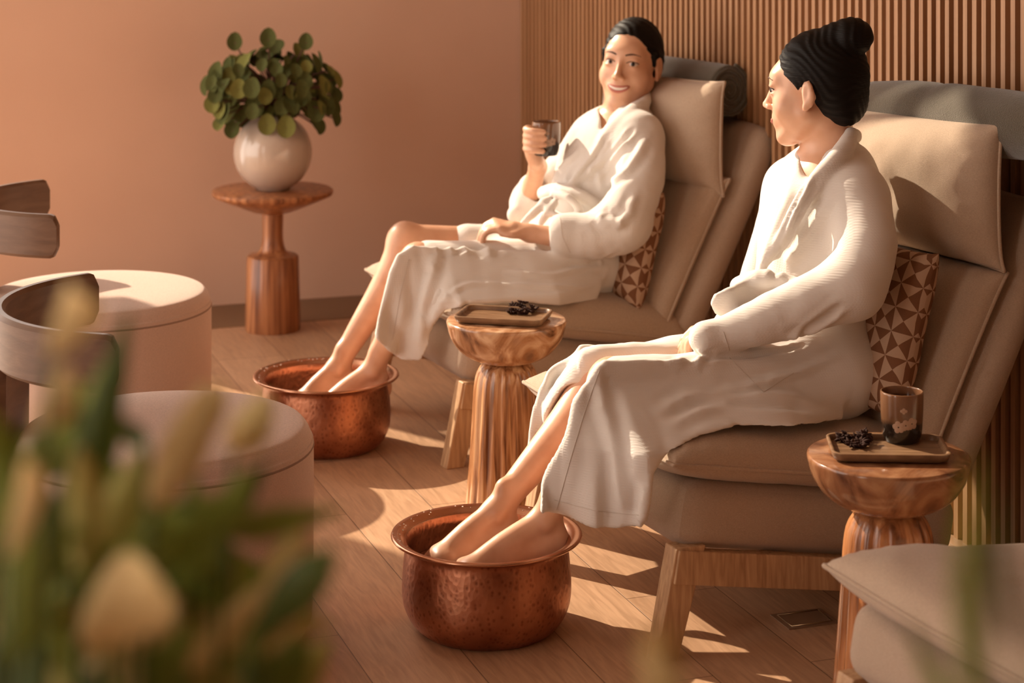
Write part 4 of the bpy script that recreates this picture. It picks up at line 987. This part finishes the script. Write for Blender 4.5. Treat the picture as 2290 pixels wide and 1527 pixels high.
Hh.ell((0, -.022, .038), (.0765, .0945, .0880)); Hh.ell((0, -.055, .0), (.070, .058, .075), .03); Hh.ell((0, -.112, .02), (.034, .034, .034), .02)
Hh.cap((-.030, .094, .046), (.030, .094, .046), .046, .046, .004, 'sub'); Hh.ell((0, .070, -.045), (.080, .074, .100), .02, 'sub')
for s_ in (-1, 1): Hh.ell((s_ * .086, -.010, -.026), (.030, .038, .048), .006, 'sub'); Hh.cap((s_ * .071, .018, .030), (s_ * .0715, .014, .002), .007, .004, .008)
h1 = Fh.mesh('hair', 'hair', b1, 1, strands); h1.data.transform(Matrix.Translation(-Vector(org)))
H1b = Local(None, H1.c - org, A1, H1.k); face_bits(b1, H1b, True)

G = Field((1.40, 5.08, 0.15), (2.50, 6.05, 1.02), 0.0046)
G.ell(pel + np.array((0.03, 0, -.0)), (.15, .215, .115), TA, 0); G.ell(pel + tors * .42, (.12, .165, .18), TA, .08); G.ell(pel + tors * .74, (.12, .185, .14), TA, .06)
G.cap(LS + (0, .03, -.01), RS - (0, .03, .01), .060, .050, .06); G.cap(nb + np.array((.03, -.05, -.01)), nb + np.array((.02, .05, -.015)), .050, .050, .05)
G.chain([LS, q(1432, 400, 5.33), q(1390, 500, 5.29)], [.064, .068, .074], .05); G.chain([q(1395, 500, 5.29), q(1330, 525, 5.31), q(1262, 526, 5.34)], [.075, .066, .055], .03)
G.cap(q(1262, 526, 5.34), q(1285, 524, 5.335), .060, .060, .006)
G.chain([RS, q(1240, 405, 5.82), RE], [.056, .060, .064], .04); G.chain([RE, q(1195, 425, 5.80)], [.066, .052], .02); G.chain([RE, q(1155, 480, 5.80)], [.055, .03], .02)
G.chain([LH + (0, -.01, 0), q(1150, 604, 5.43), q(960, 592, 5.46)], [.105, .086, .067], .05)
G.chain([RH, q(1150, 560, 5.62), q(1045, 548, 5.63)], [.10, .074, .060], .02); G.cap(pel + (-.05, 0, .03), q(1130, 580, 5.53), .09, .06, .05)
near = px_poly2([(925, 552), (892, 572), (876, 610), (858, 680), (840, 748), (872, 780), (905, 802), (932, 800), (950, 770), (962, 725), (985, 692), (1040, 672), (1160, 668), (1330, 668), (1352, 600), (1300, 570), (1000, 560)], yb1)
def ynear1(x, z):
    t = np.clip((0.50 - z) / 0.2, 0, 1.3); w_ = np.clip((1.74 - x) / 0.2, 0, 1)
    return yb1(x, z) + 0.0 * t + w_ * t * (0.020 * np.sin((x + 0.3 * z) * 58 + 2.0) + 0.008 * np.sin((x - .2 * z) * 120)) + 0.006 * vnoise(np.stack([x * 9, z * 14, x * 0], -1))
G.sheet(near, ynear1, .0078, .02, 0.1)
G.cap(q(1232, 528, 5.36), q(1330, 522, 5.32), .046, .038, .006, 'sub'); G.cap(RWr, q(1196, 450, 5.82), .036, .034, .008, 'sub')
G.cap(nb + (0, 0, .0), H1.w((0, -.015, -.06)), .055, .060, .01, 'sub'); G.cap(q(1356, 288, 5.48), nb + np.array((-.03, -.01, .02)), .017, .040, .010, 'sub')
G.chain([q(1448, 215, 5.56), q(1440, 232, 5.50), q(1400, 262, 5.45), q(1365, 300, 5.45), q(1335, 345, 5.46), q(1300, 390, 5.47), q(1265, 430, 5.47)], [.012, .020, .022, .021, .019, .017, .013], .014)
G.chain([q(1368, 243, 5.66), q(1358, 265, 5.62), q(1338, 300, 5.58), q(1310, 350, 5.54), q(1270, 400, 5.52)], [.012, .015, .016, .015, .012], .012)
G.chain([q(1448, 215, 5.56), q(1435, 218, 5.63), q(1400, 232, 5.68), q(1370, 243, 5.67)], [.012, .014, .013, .012], .012)
G.chain([q(1218, 432, 5.60), q(1250, 425, 5.50), q(1300, 440, 5.42), q(1345, 470, 5.40)], [.022, .022, .020, .018], .008)
G.chain([q(1240, 432, 5.46), q(1270, 442, 5.40), q(1295, 468, 5.38), q(1275, 490, 5.39), q(1235, 478, 5.42), q(1215, 452, 5.46)], [.014, .012, .012, .012, .010, .012], .008)
G.chain([q(1225, 450, 5.46), q(1190, 480, 5.46), q(1165, 505, 5.48)], [.014, .012, .010], .008); G.chain([q(1240, 455, 5.44), q(1222, 480, 5.43), q(1210, 500, 5.44)], [.012, .012, .009], .008)
for pts, r_ in (([(1450, 300, 5.34), (1400, 370, 5.33), (1350, 420, 5.33), (1340, 470, 5.33)], .010), ([(1400, 310, 5.37), (1360, 350, 5.40), (1320, 375, 5.42)], .009), ([(1310, 375, 5.42), (1330, 390, 5.40), (1338, 430, 5.38)], .008),
                ([(1400, 500, 5.22), (1350, 490, 5.24), (1330, 475, 5.27)], .010), ([(1430, 430, 5.27), (1400, 480, 5.22), (1370, 500, 5.22)], .009), ([(1290, 330, 5.62), (1250, 370, 5.60), (1230, 400, 5.58)], .009),
                ([(965, 545, 5.44), (962, 600, 5.37), (942, 680, 5.36), (938, 760, 5.37)], .011), ([(985, 548, 5.42), (978, 575, 5.38), (972, 600, 5.37)], .009), ([(1040, 545, 5.40), (1046, 565, 5.37)], .010), ([(1090, 545, 5.39), (1098, 570, 5.36)], .010), ([(1010, 546, 5.41), (1016, 562, 5.38)], .010),
                ([(1340, 585, 5.33), (1240, 606, 5.33), (1130, 600, 5.34)], .006), ([(1330, 640, 5.34), (1200, 632, 5.34), (1060, 628, 5.345), (1000, 650, 5.35)], .006), ([(1000, 650, 5.35), (975, 690, 5.35), (950, 740, 5.36)], .012)):
    ridge(G, [q(*p) for p in pts], r_)
crease(G, [(1412, 282, 5.40), (1380, 322, 5.40), (1345, 365, 5.41), (1312, 405, 5.42)], .006)
crease(G, [(1352, 300, 5.50), (1325, 345, 5.49), (1290, 395, 5.48)], .005)
crease(G, [(1380, 575, 5.24), (1330, 590, 5.27), (1270, 590, 5.29)], .005)
r1 = G.mesh('robe', 'robe', b1, 2, fold_post(foldf(0.0040, (20, 9, 14), 0.0007, 9.0))); r1.data.transform(Matrix.Translation(-Vector(org)))
r1['label'] = 'white waffle bathrobe'
bm = bmesh.new(); bm.from_mesh(r1.data); bvr = BVHTree.FromBMesh(bm); bm.free()
seam(bvr, [(1252, 485), (1258, 530), (1275, 565)], org, r1); seam(bvr, [(915, 580), (895, 660), (878, 760)], org, r1)
CB = CC - upv * .045
cup(CB[0], CB[1], CB[2], R(-100), 'brown glazed cup held up by the smiling person')
# ------------------------------------------------------------------ foreground plants, far out of focus
def blade(name, a, b, w, m, parent, bend=0.02, org=(0, 0, 0), roundish=False):
    a = np.array(a) - org; b = np.array(b) - org; d = b - a; L = np.linalg.norm(d); d = d / L; view = np.array((SA, CA, -.3)); sd = np.cross(d, view); sd /= np.linalg.norm(sd); nr = np.cross(sd, d); v = []; n = 14
    for i in range(n + 1):
        t = i / n; ww = w * (math.sin(math.pi * min(1, t * .96 + .02)) ** (0.6 if roundish else 0.85)) * (1 if roundish else (1.15 - .5 * t)); c = a + d * L * t + nr * bend * math.sin(math.pi * t)
        for s_ in (-1, -.5, 0, .5, 1): v.append(c + sd * s_ * ww * .5 + nr * abs(s_) * ww * .18)
    f = [[i * 5 + j, i * 5 + j + 1, (i + 1) * 5 + j + 1, (i + 1) * 5 + j] for i in range(n) for j in range(4)]
    return mesh(name, v, f, m, parent)
def foreground(org, pot_top, leaves, label, mpot='pot'):
    org = np.array(org, float); root = empty('potted_plant', tuple(org)); tag(root, label, 'plant')
    mb = MB(); mb.lathe([(0, 0), (0.11, 0), (0.12, 0.01), (0.155, pot_top - .02), (0.16, pot_top), (0.145, pot_top), (0.14, pot_top - .03), (0, pot_top - .03)], 48); mb.build('pot', mpot, root)
    for k, (u0, v0, u1, v1, w, m, y, kind) in enumerate(leaves):
        a = P(u0, v0, y); b = P(u1, v1, y + .03 * math.sin(k * 2.1)); sc_ = y / 4600 * 1.05
        nm = 'leaf' if kind == 'l' else 'petal'
        blade(nm, a, b, w * sc_, m, root, 0.012, org, kind != 'l')
        g = org + np.array((0.04 * math.cos(k * 2.4), 0.04 * math.sin(k * 2.4), pot_top - .03)); mid = (a + g) * .5 + np.array((a[0] - g[0], a[1] - g[1], 0)) * .25
        mb = MB(); mb.tube(spline([g - org, mid - org, a - org], 8), np.linspace(.0035, .0018, 17), 6); mb.build('stem', 'dark_leaf', root)
    return root
D_, L_, C_ = 'dark_leaf', 'pale_leaf', 'cream_petal'
random.seed(21); dense = []
for i in range(76):
    u = random.uniform(-40, 600); v = 1530 - random.uniform(-60, 640) * (1 - max(0, u) / 950); L = random.uniform(160, 300); a_ = random.gauss(0.25, 0.55)
    dense.append((u, v + L / 2, u + L * math.sin(a_), v + L / 2 - L * math.cos(a_), random.uniform(70, 135), random.choice(['olive_leaf', 'olive_leaf', 'pale_leaf', 'pale_leaf', 'dark_leaf', 'cream_petal']), random.uniform(1.02, 1.25), 'l'))
foreground((0.12, 0.98, 0), 0.62, dense + [
    (95, 1330, 290, 690, 105, D_, 1.05, 'l'), (150, 1180, 240, 800, 120, L_, 1.12, 'l'), (30, 1500, 70, 960, 130, L_, 1.0, 'l'), (150, 1620, 200, 1180, 190, L_, 1.15, 'l'),
    (110, 800, 170, 650, 95, C_, 1.0, 'p'), (90, 960, 150, 820, 80, C_, 1.02, 'p'), (340, 1130, 470, 860, 105, C_, 1.05, 'p'), (180, 1440, 340, 1280, 170, C_, 1.0, 'p'), (520, 1010, 600, 880, 90, C_, 1.12, 'p'), (440, 960, 500, 860, 60, C_, 1.1, 'p'),
    (380, 1330, 560, 1050, 95, L_, 1.08, 'l'), (500, 1190, 770, 1140, 75, L_, 1.05, 'l'), (460, 1230, 600, 1020, 60, D_, 1.1, 'l'), (330, 1330, 420, 1120, 120, D_, 1.1, 'l'), (420, 1500, 640, 1270, 80, C_, 1.05, 'l'),
    (350, 1600, 560, 1380, 190, D_, 1.1, 'l'), (480, 1620, 690, 1440, 170, L_, 1.12, 'l'), (240, 1700, 420, 1400, 170, L_, 1.05, 'l'), (60, 1650, 90, 1250, 130, D_, 1.1, 'l'), (580, 1320, 660, 1240, 55, C_, 1.1, 'p'), (200, 1100, 130, 860, 70, L_, 1.08, 'l'), (260, 1300, 250, 1020, 100, L_, 1.1, 'l'), (20, 1250, 60, 1030, 60, C_, 1.0, 'p'), (330, 1000, 230, 930, 50, D_, 1.1, 'l')],
    'blurred foreground plant with green leaves and creamy petals at the lower left')
foreground((0.42, 0.62, 0), 0.55, [
    (2200, 1700, 2180, 1010, 90, L_, 0.62, 'l'), (2170, 1640, 2030, 1380, 55, L_, 0.75, 'l'), (2290, 1500, 2235, 1080, 50, D_, 0.60, 'l'), (1500, 1600, 1470, 1400, 95, C_, 0.80, 'p'), (1440, 1620, 1530, 1520, 110, C_, 0.78, 'p')],
    'blurred foreground plant with sparse green leaves at the lower right')
